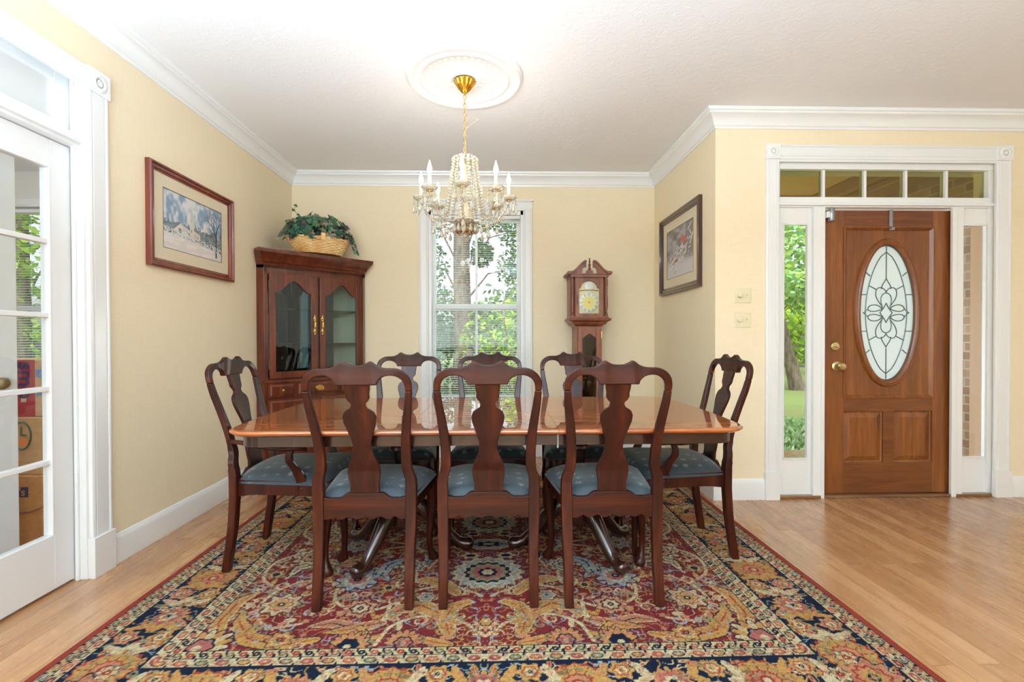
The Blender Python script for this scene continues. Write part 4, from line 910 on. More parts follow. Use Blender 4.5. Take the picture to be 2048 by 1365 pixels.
# glass doors with arched heads
def arch_door(x0, x1, z0, z1, hinge_left):
    st = .048; gx0, gx1 = x0 + st, x1 - st; gz0 = z0 + .055; zs = z1 - .155; zp = z1 - .058; mid_ = (gx0 + gx1) / 2; hwg = (gx1 - gx0) / 2
    d = MB()
    d.box(x0, gx0, -.022, 0, z0, z1).box(gx1, x1, -.022, 0, z0, z1).box(gx0, gx1, -.022, 0, z0, gz0)
    top = []
    n = 24
    for k in range(n + 1):
        u_ = -1 + 2 * k / n; au = abs(u_)
        z = zs + (zp - zs) * (.5 + .5 * math.cos(min(1, max(0, (au - .0) / .93)) * PI)) if au < .93 else zs
        top.append((mid_ + u_ * hwg, z))
    d.ribbon([((x, z1), (x, z), -.011, .022) for x, z in top])
    dr = d.build('glass_door', cab_m, cab, .003, smooth=40)
    e = MB(); ring = [(gx0, gz0), (gx1, gz0)] + list(reversed(top)); e.prism(ring, -.010, -.006); e.build('pane', glass_cab, dr)
    hx_ = x1 - .020 if hinge_left else x0 + .020; hz = 1.25
    k = MB()
    for dz in (-.055, .055):
        k.lathe([(0, 0), (.010, 0), (.011, .002), (.006, .005), (0, .006)], (hx_, -.022, hz + dz), 14, 'y')
    k.prism([(hx_ + a * .7, hz + c * .9) for a, c in [(0, .095), (.009, .085), (.005, .07), (.012, .05), (.006, .025), (.010, 0), (.006, -.025), (.012, -.05), (.005, -.07), (.009, -.085), (0, -.095), (-.009, -.085), (-.005, -.07), (-.012, -.05), (-.006, -.025), (-.010, 0), (-.006, .025), (-.012, .05), (-.005, .07), (-.009, .085)]], -.0245, -.022)
    k.tube([(hx_, -.026, hz + .03), (hx_, -.040, hz + .022), (hx_, -.042, hz), (hx_, -.040, hz - .022), (hx_, -.026, hz - .03)], .0035, 8)
    k.build('door_pull', brass, dr)
    for dz in (z0 + .12, z1 - .10):
        k = MB(); hx2 = x0 - .003 if hinge_left else x1 + .003; k.tube([(hx2, -.018, dz - .03), (hx2, -.018, dz + .03)], .004, 8).lathe([(0, -.04), (.005, -.035), (.003, -.03)], (hx2, -.018, dz), 8).lathe([(.003, .03), (.005, .035), (0, .04)], (hx2, -.018, dz), 8); k.build('hinge', dark_iron, dr)
arch_door(-.402, -.014, .807, 1.665, True); arch_door(.014, .402, .807, 1.665, False)
for z in (1.09, 1.38):
    MB().loft([[(x, y_, zz) for x, y_ in ((-.40, .035), (.40, .035), (.44, .07), (0, .48), (-.44, .07))] for zz in (z, z + .005)]).build('glass_shelf', mat('shelf_glass_%d' % (z * 100), (205, 228, 222), .05, trans=.9, ior=1.3), cab)
MB().loft([[(-.42, .055, z), (-.01, .165, z), (-.012, .172, z), (-.422, .062, z)] for z in (.81, 1.695)]).build('mirror_back', mat('dark_mirror', (140, 160, 168), .02, 1), cab)
# drawers and lower doors
def drawer(x0, x1, z0, z1, nm='drawer', knob=True, pull=False):
    b = MB(); r_ = lambda i, yy: [(x0 + i, yy, z0 + i), (x1 - i, yy, z0 + i), (x1 - i, yy, z1 - i), (x0 + i, yy, z1 - i)]
    b.loft([r_(0, 0), r_(0, -.022), r_(.003, -.026), r_(.010, -.026), r_(.022, -.034), r_(.03, -.034)], cap=True)
    d = b.build(nm, cab_m, cab, smooth=20); xm, zm = (x0 + x1) / 2, (z0 + z1) / 2
    if knob: MB().lathe([(0, 0), (.006, 0), (.004, .008), (.009, .014), (.010, .019), (.005, .023), (0, .023)], (xm, -.034, zm), 16, 'y').build('knob', brass, d)
    if pull:
        k = MB(); k.prism([(xm + a * .85, zm + c * .85) for a, c in [(0, .034), (.012, .022), (.024, .026), (.04, .016), (.046, .004), (.036, -.004), (.03, -.016), (.012, -.014), (0, -.028), (-.012, -.014), (-.03, -.016), (-.036, -.004), (-.046, .004), (-.04, .016), (-.024, .026), (-.012, .022)]], -.0365, -.034)
        k.tube([(xm - .03, -.037, zm + .004), (xm - .028, -.046, zm - .01), (xm - .014, -.05, zm - .024), (xm, -.05, zm - .02), (xm + .014, -.05, zm - .024), (xm + .028, -.046, zm - .01), (xm + .03, -.037, zm + .004)], .003, 6); k.build('bail_pull', brass, d)
    return d
drawer(-.412, -.205, .655, .765); drawer(-.185, .185, .655, .765, knob=False, pull=True); drawer(.205, .412, .655, .765)
drawer(-.412, -.012, .12, .635, 'lower_door', knob=False); drawer(.012, .412, .12, .635, 'lower_door', knob=False)

# ivy basket on the cabinet
bk = empty('ivy_basket', (-1.535, 4.165, 1.861), math.radians(33)); tag(bk, 'wicker basket of trailing green ivy standing on top of the corner cabinet', 'flower basket')
wick = mat('wicker', (222, 176, 112), .55)
v = coords(wick, (1, 1, 1)); wv1 = N(wick, 'ShaderNodeTexWave', Scale=28.0, bands_direction='Z', Distortion=1.5); L(wick, v, wv1.inputs['Vector'])
vn = N(wick, 'ShaderNodeTexNoise', Scale=9.0); L(wick, v, vn.inputs['Vector'])
L(wick, ramp(wick, vn.outputs['Fac'], [(.3, (206, 150, 78)), (.7, (234, 200, 146))]), bsdf(wick).inputs['Base Color'])
b = MB(); NR = 11
for k in range(NR):
    t = k / (NR - 1); rx, ry, z = .185 + .075 * t, .10 + .045 * t, .006 + .115 * t - .0
    pts = []
    for j in range(72): a = 2 * PI * j / 72; wob = .0042 * (1 if (j // 2 + k) % 2 else -1); pts.append(((rx + wob) * math.cos(a), (ry + wob) * math.sin(a), z))
    b.tube(pts, .0062, 6, closed=True)
b.prism(P2(0, 0, .18, .095, 40), 0, .012, 'xy'); b.build('basket_weave', wick, bk, smooth=60)
b = MB()
for j in range(36): a = 2 * PI * j / 36; b.tube([(.187 * math.cos(a), .102 * math.sin(a), 0), (.262 * math.cos(a), .147 * math.sin(a), .122)], .003, 5)
b.build('basket_stake', wick, bk)
b = MB(); 
for ph in (0, PI):
    b.tube([((.262) * math.cos(2 * PI * j / 90), .147 * math.sin(2 * PI * j / 90) + .004 * math.sin(j * .9 + ph), .125 + .005 * math.cos(j * .9 + ph)) for j in range(90)], .0065, 6, closed=True)
b.box(-.018, .018, -.16, -.135, .10, .16); b.build('basket_rim', wick, bk)
def leaf_mesh(name, items, m, parent):
    """items: (pos, normal, dir, size, colour, shape) ; shape 'ivy' or 'oval'"""
    SH = {'ivy': [(0, -.1), (.28, -.32), (.62, -.2), (.42, .12), (.62, .42), (.22, .42), (0, 1.0), (-.22, .42), (-.62, .42), (-.42, .12), (-.62, -.2), (-.28, -.32)], 'oval': [(0, -.5), (.28, -.1), (.22, .3), (0, .6), (-.22, .3), (-.28, -.1)], 'quad': [(0, -.55), (.32, 0), (0, .6), (-.32, 0)]}
    vs, fs, cs = [], [], []
    for pos, nrm, dr, sz, c, sh in items:
        nrm = Vector(nrm).normalized(); dr = Vector(dr); dr = (dr - nrm * dr.dot(nrm)); dr = dr.normalized() if dr.length > 1e-5 else nrm.orthogonal().normalized(); xd = dr.cross(nrm); S_ = SH[sh]; b0 = len(vs)
        if sh == 'ivy':
            vs.append(tuple(Vector(pos) + nrm * sz * .05)); cs.append(c)
            for i, (a, bb) in enumerate(S_): vs.append(tuple(Vector(pos) + xd * a * sz + dr * bb * sz - nrm * sz * .12 * (abs(a) + max(0, bb - .4)))); cs.append(tuple(k * (.8 if bb > .3 else 1.1) for k in c))
            for i in range(len(S_)): fs.append((b0, b0 + 1 + i, b0 + 1 + (i + 1) % len(S_)))
        else:
            for a, bb in S_: vs.append(tuple(Vector(pos) + xd * a * sz + dr * bb * sz - nrm * .1 * sz * abs(bb))); cs.append(c)
            fs.append(tuple(range(b0, b0 + len(S_))))
    me = bpy.data.meshes.new(name); me.from_pydata(vs, [], fs); me.update(); set_col(me, np.array(cs)); me.materials.append(m)
    me.polygons.foreach_set('use_smooth', [True] * len(me.polygons))
    o = bpy.data.objects.new(name, me); col.objects.link(o)
    if parent is not None: o.parent = parent
    return o
R = random.Random(11); items = []; greens = [nlin(c) for c in [(44, 92, 66), (60, 116, 76), (36, 74, 62), (90, 130, 84), (52, 104, 82), (120, 134, 110), (150, 146, 128), (106, 84, 74), (34, 66, 62)]]
for i in range(420):
    a = R.uniform(0, 2 * PI); e = R.random() ** .55; px = .30 * math.cos(a) * e; py = .155 * math.sin(a) * e; pz = .13 + .19 * (1 - e ** 4 * .8) * R.uniform(.45, 1.05) + R.uniform(-.01, .02)
    if e > .86: pz -= R.uniform(0, .05)
    nrm = (px * 2.2 + R.uniform(-.5, .5), py * 4 - .35 + R.uniform(-.5, .5), .55 + R.uniform(-.4, .4))
    items.append(((px, py, pz), nrm, (R.uniform(-1, 1), R.uniform(-1, .3), R.uniform(-1, .6)), R.uniform(.034, .056), tuple(np.array(R.choice(greens)) * .8), 'ivy'))
st = [(-.10, -.02, .24), (-.17, -.03, .31), (-.205, -.03, .345), (-.19, -.03, .385)]
for p, s_ in zip(st[1:], (.026, .028, .028)): items.append((p, (.2, -1, .4), (R.uniform(-1, 1), 0, 1), s_, tuple(greens[0]), 'ivy'))
for j in range(16): t = j / 15; sgn = 1 if j % 2 else -1; items.append(((.27 + .04 * t + .012 * sgn, -.05, .15 - .12 * t), (.6, -1, .3), (sgn, 0, -1), .028, tuple(R.choice(greens)), 'ivy'))
for j in range(6): t = j / 5; items.append(((-.27 - .06 * t, -.03, .20 - .10 * t), (-.3, -1, .4), (-1, 0, -.6), .022, tuple(R.choice(greens)), 'ivy'))
leaf_mesh('ivy_leaves', items, ivy_m, bk)
stem_m = mat('ivy_stem', (88, 76, 48), .6)
for p in ([(-.05, 0, .14)] + st, [(.2, -.03, .18), (.275, -.05, .15), (.31, -.05, .03)], [(-.2, -.02, .17), (-.27, -.03, .20), (-.335, -.03, .10)]): MB().tube(p, .002, 5).build('ivy_stem', stem_m, bk)

# ------------------------------------------------------------------ grandfather clock
ck = empty('grandfather_clock', (.835, 4.36, 0)); tag(ck, 'narrow cherry grandfather clock with broken pediment against the back wall', 'clock')
# local: front plane at y=-.14 for hood; width .39
hw_ = .165; fy = -.135
b = MB(); b.box(-.118, .118, -.09, .13, .50, 1.245); b.box(-.16, .16, -.125, .135, .09, .46); b.box(-.175, .175, -.14, .14, 0, .09)
b.loft([[(-w_, -w_ + .035, z), (w_, -w_ + .035, z), (w_, .135, z), (-w_, .135, z)] for w_, z in ((.16, .46), (.155, .475), (.135, .49), (.120, .51))])
b.loft([[(-w_, -w_ + .03, z), (w_, -w_ + .03, z), (w_, .135, z), (-w_, .135, z)] for w_, z in ((.120, 1.235), (.135, 1.25), (.150, 1.258), (.160, 1.275), (.186, 1.288), (.190, 1.305), (.178, 1.312))])
b.build('case', clock_m, ck, .002, smooth=25)
b = MB(); b.box(-hw_, hw_, -.06, .13, 1.31, 1.70); b.box(-hw_ - .004, hw_ + .004, fy, .13, 1.305, 1.325); b.box(-hw_ - .004, hw_ + .004, fy, .13, 1.675, 1.70)
# pediment base and scrolls
rows = []
for k in range(17):
    t = k / 16; x = .03 + .165 * t
    if k < 3: zb_ = 1.745
    z = 1.715 + .10 * (.5 + .5 * math.cos(min(1, t * 1.15) * PI)) ** 1.1
    rows.append((x, z))
for s in (-1, 1):
    r2 = [((s * x, z), (s * x, 1.70 if x > .062 else 1.70 + (z - 1.70) * .55), fy + .012, .026) for x, z in rows]
    b.ribbon(r2)
    b.ribbon([((s * (x + .003), z + .012), (s * x, z - .004), fy + .006, .05) for x, z in rows])
    b.box(s * .155 if s > 0 else -.20, .20 if s > 0 else -.155, fy - .018, .13, 1.705, 1.722)
b.box(-.195, .195, fy - .008, .13, 1.698, 1.708); b.box(-.03, .03, fy, fy + .026, 1.70, 1.735)
b.box(-.012, .012, fy, fy + .024, 1.735, 1.75)
b.build('hood', clock_m, ck, .0015, smooth=35)
MB().lathe([(0, 0), (.014, 0), (.014, .006), (.006, .012), (.010, .024), (.012, .036), (.006, .048), (.005, .056), (.010, .062), (.006, .070), (.005, .09), (.007, .096), (0, .098)], (0, fy + .012, 1.75), 16).build('finial', mat('finial_dark', (92, 62, 38), .4), ck)
cprof = [(.013, 0), (.013, .018), (.008, .022), (.012, .030), (.008, .038), (.010, .06), (.014, .10), (.013, .16), (.009, .21), (.012, .225), (.008, .235), (.013, .25), (.008, .26), (.013, .272), (.013, .345)]
for x in (-.152, .152):
    for yy in (fy + .018,): MB().lathe([(r_, 1.327 + h_) for r_, h_ in cprof] , (x, yy, 0), 18).build('column', clock_m, ck, smooth=50)
for x in (-.150, .150): MB().lathe([(r_, 1.327 + h_) for r_, h_ in cprof], (x, .09, 0), 12).build('column', clock_m, ck, smooth=50)
# hood door with arched opening and dial
b = MB(); y0_ = -.115
b.box(-.128, -.092, y0_, y0_ + .02, 1.325, 1.675).box(.092, .128, y0_, y0_ + .02, 1.325, 1.675).box(-.092, .092, y0_, y0_ + .02, 1.325, 1.352)
tp = []
for k in range(25):
    u_ = -1 + k / 12; x = u_ * .092; z = 1.578 + (.066 * math.sqrt(max(0, 1 - (x / .074) ** 2)) if abs(x) < .074 else 0); tp.append((x, z))
b.ribbon([((x, 1.675), (x, z), y0_ + .01, .02) for x, z in tp]); hd = b.build('hood_door', clock_m, ck, .002, smooth=40)
MB().prism([(-.092, 1.352), (.092, 1.352)] + list(reversed(tp)), y0_ + .008, y0_ + .010).build('pane', glass, hd)
MB().box(-.100, .100, y0_ + .024, y0_ + .028, 1.34, 1.66).build('dial_plate', mat('dial_plate_gold', (198, 182, 140), .4, .5), ck)
MB().lathe([(.0, 0), (.092, 0), (.092, .004), (.088, .006), (.058, .006), (0, .006)], (0, y0_ + .024, 1.452), 48, 'y').build('chapter_ring', mat('silvered_ring', (226, 222, 206), .4, .3), ck)
MB().lathe([(0, 0), (.056, 0), (.056, .002), (0, .002)], (0, y0_ + .018, 1.452), 40, 'y').build('dial_centre', mat('dial_centre_gold', (190, 168, 92), .35, .7), ck)
MB().lathe([(0, 0), (.040, 0), (.040, .004), (.036, .005), (0, .005)], (0, y0_ + .022, 1.600), 32, 'y').build('moon_disc', mat('moon_disc', (222, 218, 210), .4, .3), ck)
b = MB().tube([(x, y0_ + .017, 1.557 - .016 * 0 + .008 * math.cos(x / .085 * PI / 2)) for x in np.linspace(-.085, .085, 12)], .004, 6); b.build('arch_band', brass, ck)
nums = ['XII', 'I', 'II', 'III', 'IIII', 'V', 'VI', 'VII', 'VIII', 'IX', 'X', 'XI']
b = MB()
for i, s_ in enumerate(nums):
    a = PI / 2 - i * PI / 6
    # strokes for each numeral
    wch = {'I': .004, 'V': .009, 'X': .009}; tot = sum(wch[c] + .0015 for c in s_); x = -tot / 2
    for c in s_:
        cw = wch[c]; segs = {'I': [((cw / 2, -.011), (cw / 2, .011))], 'V': [((0, .011), (cw / 2, -.011)), ((cw, .011), (cw / 2, -.011))], 'X': [((0, .011), (cw, -.011)), ((cw, .011), (0, -.011))]}[c]
        for (p, q) in segs:
            def tr_(p): X_, Z_ = x + p[0], p[1] + .073; ca, sa = math.cos(a - PI / 2), math.sin(a - PI / 2); return (X_ * ca - Z_ * sa, y0_ + .0175, 1.452 + X_ * sa + Z_ * ca)
            b.tube([tr_(p), tr_(q)], .0009, 4)
        x += cw + .0015
b.build('numerals', black_m, ck, smooth=0)
MB().lathe([(0, 0), (.006, 0), (.006, .004), (0, .004)], (0, y0_ + .014, 1.452), 12, 'y').build('hand_arbor', black_m, ck)
# waist door
b = MB(); y1_ = -.112
b.box(-.100, -.062, y1_, y1_ + .022, .53, 1.225).box(.062, .100, y1_, y1_ + .022, .53, 1.225).box(-.062, .062, y1_, y1_ + .022, .53, .58)
tp = [(-.062 + .124 * k / 20, 1.135 + .035 * (.5 - .5 * math.cos(min(1, max(0, (k / 20 - .1) / .8)) * 2 * PI)) ** .6) for k in range(21)]
b.ribbon([((x, 1.225), (x, z), y1_ + .011, .022) for x, z in tp]); wd = b.build('waist_door', clock_m, ck, .002, smooth=40)
MB().prism([(-.062, .58), (.062, .58)] + list(reversed(tp)), y1_ + .008, y1_ + .012).build('pane', glass_mat('clock_glass', (190, 190, 186), 1.0), wd)
MB().tube([(.112, y1_ + .004, 1.13), (.112, y1_ + .004, 1.19)], .004, 8).build('hinge', brass, wd)
b = MB(); b.prism([(-.108 + a, 1.475 + c) for a, c in ((0, .05), (.005, .03), (.003, .01), (.006, 0), (.003, -.01), (.005, -.03), (0, -.05), (-.005, -.03), (-.003, -.01), (-.006, 0), (-.003, .01), (-.005, .03))], y0_ - .003, y0_); b.build('escutcheon', mat('dark_bronze', (70, 52, 40), .4, .8), hd)
MB().box(-.06, .06, -.06, -.055, .56, 1.18).build('clock_back_board', mat('waist_interior', (92, 62, 44), .5), ck)
b = MB().lathe([(0, 0), (.045, 0), (.045, .004), (0, .006)], (0, -.085, .72), 28, 'y'); b.box(-.004, .004, -.087, -.084, .72, 1.16); b.build('pendulum', brass, ck)
b = MB()
for x in (-.035, .035): b.lathe([(0, .86), (.014, .86), (.014, 1.0), (0, 1.0)], (x, -.082, 0), 14).tube([(x, -.082, 1.0), (x, -.082, 1.17)], .001, 4)
b.build('clock_weight', brass, ck)

# ------------------------------------------------------------------ pictures
def picture(name, label, matrix, w_, h_, fm, fw, art, aw, ah, mw, depth=.032):
    r = empty(name); r.matrix_world = matrix; tag(r, label, 'picture', None)     # local x right, z up, -y towards the viewer
    prof = [(0, 0), (0, depth * .8), (.12, depth), (.30, depth), (.42, depth * .72), (.62, depth * .62), (.75, depth * .72), (.86, depth * .5), (1, depth * .4), (1, .004)]
    rings = [[(sx * (w_ / 2 - f * fw), -t, sz * (h_ / 2 - f * fw)) for f, t in prof] for sx, sz in ((-1, -1), (1, -1), (1, 1), (-1, 1))]; rings.append(rings[0])
    MB().loft(rings, cap=False).build('frame', fm, r, smooth=25)
    b = MB(); iw, ih = w_ / 2 - fw, h_ / 2 - fw
    for (x0, x1, z0, z1) in ((-iw, -aw / 2, -ih, ih), (aw / 2, iw, -ih, ih), (-aw / 2, aw / 2, -ih, -ah / 2), (-aw / 2, aw / 2, ah / 2, ih)): b.box(x0, x1, -.009, -.005, z0, z1)
    b.build('mat_board', mat_board, r, smooth=0)
    b = MB(); q = .003
    rings = [[(sx * (aw / 2 + dq), -y_, sz * (ah / 2 + dq)) for dq, y_ in ((.003, .0092), (-.001, .0098), (-.001, .006))] for sx, sz in ((-1, -1), (1, -1), (1, 1), (-1, 1))]; rings.append(rings[0])
    b.loft(rings, cap=False, closed=False); b.build('mat_bevel', mat(name + '_bevel', (112, 104, 92), .6), r, smooth=0)
    nx, ny = 240, int(240 * ah / aw); X, Z = np.meshgrid(np.linspace(0, 1, nx), np.linspace(0, 1, ny)); C = art(X, Z)
    grid_mesh('print', (X - .5) * aw, np.full_like(X, -.006), (Z - .5) * ah, nlin(np.clip(C, 0, 255)), print_m, r)
    MB().box(-iw, iw, -.0125, -.0115, -ih, ih).build('glazing', glass_pic, r)
    MB().box(-iw, iw, -.004, 0, -ih, ih).build('backing', black_m, r)
    return r
glass_pic = glass_mat('picture_glass', (255, 255, 255), .35)
def mixc(C, m_, c, a=1.0):
    a = np.clip(m_ * a, 0, 1)[..., None]; return C * (1 - a) + np.array(c) * a
def sst(e0, e1, x): t = np.clip((x - e0) / (e1 - e0), 0, 1); return t * t * (3 - 2 * t)
def line_mask(X, Z, p, q, w_, asp):
    px, pz = (X - p[0]) * asp, Z - p[1]; dx, dz = (q[0] - p[0]) * asp, q[1] - p[1]; t = np.clip((px * dx + pz * dz) / (dx * dx + dz * dz + 1e-9), 0, 1); d_ = np.hypot(px - t * dx, pz - t * dz); return sst(w_ * 1.4, w_ * .6, d_)
def art_church(X, Z):
    asp = 1.68; C = np.zeros(X.shape + (3,)); nz = vnoise(X * 2, Z, 5, 8) * .6 + vnoise(X * 2, Z, 14, 9) * .4
    C[:] = (168, 186, 204); C = mixc(C, sst(.45, .75, nz), (226, 226, 228)); C = mixc(C, sst(.55, .35, nz), (120, 152, 184), .8)
    tree = vnoise(X * 3, Z * 2, 16, 3); hgt = .36 + .16 * vnoise(X * 2, Z * 0, 9, 4); C = mixc(C, (Z < hgt + .1 * tree) * 1.0, (96, 112, 122), .85); C = mixc(C, ((Z < hgt) & (tree > .55)) * 1.0, (150, 162, 168), .8)
    gnd = .30 - .12 * X - .05 * (X - .5) ** 2; C = mixc(C, sst(.01, -.01, Z - gnd), (224, 216, 212)); C = mixc(C, ((Z < gnd) * sst(.4, .7, vnoise(X, Z * 3, 10, 6))), (236, 230, 226), .8)
    ch = (X > .13) & (X < .46) & (Z > gnd + .01) & (Z < .50 - np.maximum(0, np.abs(X - .27) - .0) * 1.25) ; body = (X > .13) & (X < .43) & (Z > gnd) & (Z < .34); C = mixc(C, (ch | body) * 1.0, (226, 220, 206)); C = mixc(C, ((X > .30) & (X < .44) & (Z < .50 - .5 * (X - .27)) & (Z > .37)) * 1.0, (208, 206, 204))
    tw = (X > .42) & (X < .49) & (Z > gnd) & (Z < .60); C = mixc(C, tw * 1.0, (216, 212, 200)); C = mixc(C, ((np.abs(X - .455) < .035 * np.clip((.90 - Z) / .3, 0, 1)) & (Z >= .60) & (Z < .90)) * 1.0, (206, 206, 200))
    C = mixc(C, ((X > .49) & (X < .60) & (Z > gnd) & (Z < .45 - .5 * (X - .49))) * 1.0, (212, 206, 194))
    for xx, z0, z1, wd_ in ((.26, .29, .41, .022), (.19, .28, .34, .008), (.33, .27, .33, .008), (.45, .40, .46, .01), (.515, .32, .38, .008), (.555, .3, .36, .008)): C = mixc(C, ((np.abs(X - xx) < wd_) & (Z > z0) & (Z < z1)) * 1.0, (118, 118, 122), .8)
    R_ = random.Random(4)
    C = mixc(C, line_mask(X, Z, (.90, .08), (.905, .55), .024, asp), (66, 60, 74))
    def br(p, a, l, w_, n_):
        nonlocal C
        q = (p[0] + l * math.cos(a) / asp, p[1] + l * math.sin(a)); C = mixc(C, line_mask(X, Z, p, q, w_, asp), (70, 64, 78))
        if n_ > 0:
            for s_ in (-1, 1): br(q, a + s_ * R_.uniform(.25, .6), l * .74, w_ * .68, n_ - 1)
    br((.905, .42), PI * .64, .17, .014, 5); br((.905, .5), PI * .42, .15, .014, 4); br((.905, .34), PI * .78, .14, .010, 4)
    C = mixc(C, sst(.05, .02, np.hypot((X - .80) * asp, (Z - .63))), (232, 232, 236)); sh = vnoise(X * 4, Z * 3, 20, 12); C = mixc(C, ((Z < gnd + .09) & (Z > gnd - .02) & (sh > .5)) * 1.0, (214, 216, 220)); C = mixc(C, ((Z < gnd + .07) & (Z > gnd - .01) & (sh < .36)) * 1.0, (92, 92, 92), .7)
    return C
def art_bird(X, Z):
    asp = .75; nz = vnoise(X, Z, 6, 21) * .6 + vnoise(X, Z, 15, 22) * .4; C = np.zeros(X.shape + (3,)); C[:] = (128, 126, 134); C = mixc(C, sst(.4, .7, nz), (168, 166, 176)); C = mixc(C, sst(.5, .25, nz), (100, 96, 104))
    C = mixc(C, sst(.55, .25, Z + .12 * nz), (212, 210, 216)); C = mixc(C, ((X > .72) & (Z > .3)) * sst(.3, .6, nz), (112, 100, 92), .7)
    R_ = random.Random(9)
    for i in range(70):
        t = R_.random(); p = (.22 + .55 * t + R_.uniform(-.2, .22), .22 + .34 * t + R_.uniform(-.12, .14)); a = R_.uniform(.3, 1.2); l = R_.uniform(.03, .09); C = mixc(C, line_mask(X, Z, p, (p[0] + l * math.cos(a), p[1] + l * math.sin(a)), R_.uniform(.006, .014), asp), (232, 228, 230), .9)
        if i % 3 == 0: C = mixc(C, line_mask(X, Z, (p[0], p[1] - .03), (p[0] + l * math.cos(a), p[1] + l * math.sin(a) - .03), .005, asp), (92, 84, 84), .8)
    for a, b_, w_ in (((.92, .95), (.80, .84), .010), ((.97, .74), (.88, .56), .012), ((.86, .82), (.92, .72), .008)): C = mixc(C, line_mask(X, Z, a, b_, w_, asp), (226, 224, 228))
    C = mixc(C, sst(1.15, .9, np.hypot((X - .63 - .25 * (Z - .7)) / .075, (Z - .70) / .055)), (206, 72, 52)); C = mixc(C, sst(1.2, .8, np.hypot((X - .585) / .035, (Z - .765) / .03)), (206, 72, 52)); C = mixc(C, line_mask(X, Z, (.66, .68), (.74, .60), .012, asp), (176, 56, 46)); C = mixc(C, line_mask(X, Z, (.575, .78), (.57, .81), .008, asp), (206, 72, 52))
    C = mixc(C, sst(1.15, .9, np.hypot((X - .38) / .07, (Z - .33) / .035)), (150, 108, 70)); C = mixc(C, line_mask(X, Z, (.33, .31), (.24, .27), .01, asp), (140, 96, 60)); C = mixc(C, line_mask(X, Z, (.3, .05), (.3, .2), .004, asp), (120, 116, 130), .7)
    return C
Mx = Matrix.Translation((XL, 3.07, 1.83)) @ Matrix.Rotation(PI / 2, 4, 'Z')     # local -y -> +x
picture('framed_print', 'framed winter church print in a reddish wood frame on the left wall', Mx, .83, .585, pic_m, .048, art_church, .575, .342, 0)
Mx = Matrix.Translation((XR, 3.885, 1.848)) @ Matrix.Rotation(-PI / 2, 4, 'Z')
picture('framed_print', 'framed snowy bird print in a dark frame on the right wall beside the clock', Mx, .84, .675, pic_dark, .055, art_bird, .56, .41, 0, depth=.034)

# ------------------------------------------------------------------ switches and outlet
def switch(z, label):
    r = empty('dimmer_switch', (1.711, YD, z)); tag(r, label, 'light switch', 'light switch plates beside the front door')
    MB().loft([[(sx * a, -y_, sz * c) for sx, sz in ((-1, -1), (1, -1), (1, 1), (-1, 1))] for a, c, y_ in ((.058, .053, 0), (.058, .053, .003), (.054, .049, .006))]).build('plate', ivory, r)
    MB().lathe([(0, 0), (.020, 0), (.020, .003), (.017, .006), (.016, .020), (.010, .023), (0, .023)], (-.024, -.006, 0), 24, 'y').build('dimmer_knob', ivory, r)
    b = MB().box(.017, .031, -.008, -.006, -.014, .014); b.add([(.020, -.006, -.005), (.028, -.006, -.005), (.028, -.006, .007), (.020, -.006, .007), (.021, -.019, .006), (.027, -.019, .006), (.027, -.019, .011), (.021, -.019, .011)], [(0, 1, 5, 4), (1, 2, 6, 5), (2, 3, 7, 6), (3, 0, 4, 7), (4, 5, 6, 7)]); b.build('toggle', ivory, r)
switch(1.423, 'ivory two-gang switch plate with round dimmer knob, the upper of the two'); switch(1.253, 'ivory two-gang switch plate with round dimmer knob, the lower of the two')
r = empty('wall_outlet', (XL, 3.46, .33)); tag(r, 'small ivory outlet plate low on the left wall behind the armchair', 'outlet')
MB().box(0, .006, -.035, .035, -.057, .057).build('plate', ivory, r, .002); MB().box(.006, .008, -.014, .014, .008, .036).box(.006, .008, -.014, .014, -.036, -.008).build('socket', mat('socket', (206, 194, 164), .4), r, .002)

# ------------------------------------------------------------------ ceiling medallion and chandelier
CXL, CYL = -.185, 2.86
med = MB(); R0 = .345
med.lathe([(0, .02), (.07, .02), (.075, .028), (.085, .03), (.09, .022), (.10, .016), (.245, .014), (.252, .022), (.262, .026), (.270, .018), (.285, .016), (.300, .022), (.318, .032), (.332, .030), (.338, .020), (.345, .016), (.345, 0), (0, 0)], (0, 0, 0), 96)
med.v = [(x, y_, -z) for x, y_, z in med.v]
R = random.Random(2)
for ring_r, n, sz in ((.115, 16, .014), (.15, 24, .015), (.185, 30, .014), (.218, 36, .012), (.257, 64, .006)):
    for k in range(n):
        a = 2 * PI * (k + .5 * (n % 4 == 0)) / n; rx = sz * R.uniform(.8, 1.2)
        med.lathe([(0, -.0045), (rx * .5, -.0038), (rx, -.0005), (rx, 0)], (ring_r * math.cos(a), ring_r * math.sin(a), -.0145), 7)
o = med.build('ceiling_medallion', plaster_m, smooth=50); o.location = (CXL, CYL, ZC); tag(o, 'round white plaster medallion on the ceiling above the chandelier', 'ceiling medallion')
ch = empty('chandelier', (CXL, CYL, 1.73)); tag(ch, 'crystal chandelier with candle bulbs hanging by a chain over the table', 'chandelier')
Z0 = 1.73
MB().lathe([(0, 0), (.013, 0), (.024, .012), (.036, .026), (.048, .044), (.058, .062), (.064, .070), (.060, .075), (0, .075)], (0, 0, 2.595 - Z0), 48, flute=.07, nfl=16).build('canopy', gold, ch, smooth=70)
b = MB(); z = 2.595 - Z0; i = 0
while z > 2.225 - Z0:
    pts = [];
    for k in range(14): a = 2 * PI * k / 14; x, zz = .0085 * math.cos(a), .017 * math.sin(a); pts.append((x, 0, z + zz) if i % 2 else (0, x, z + zz))
    b.tube(pts, .0016, 5, closed=True); z -= .026; i += 1
b.build('chain', gold, ch)
b = MB(); pts = [(.006 * math.sin(t * 26), .006 * math.cos(t * 26), 2.60 - Z0 - t * .38) for t in [k / 60 for k in range(61)]]; b.tube(pts, .0016, 5)
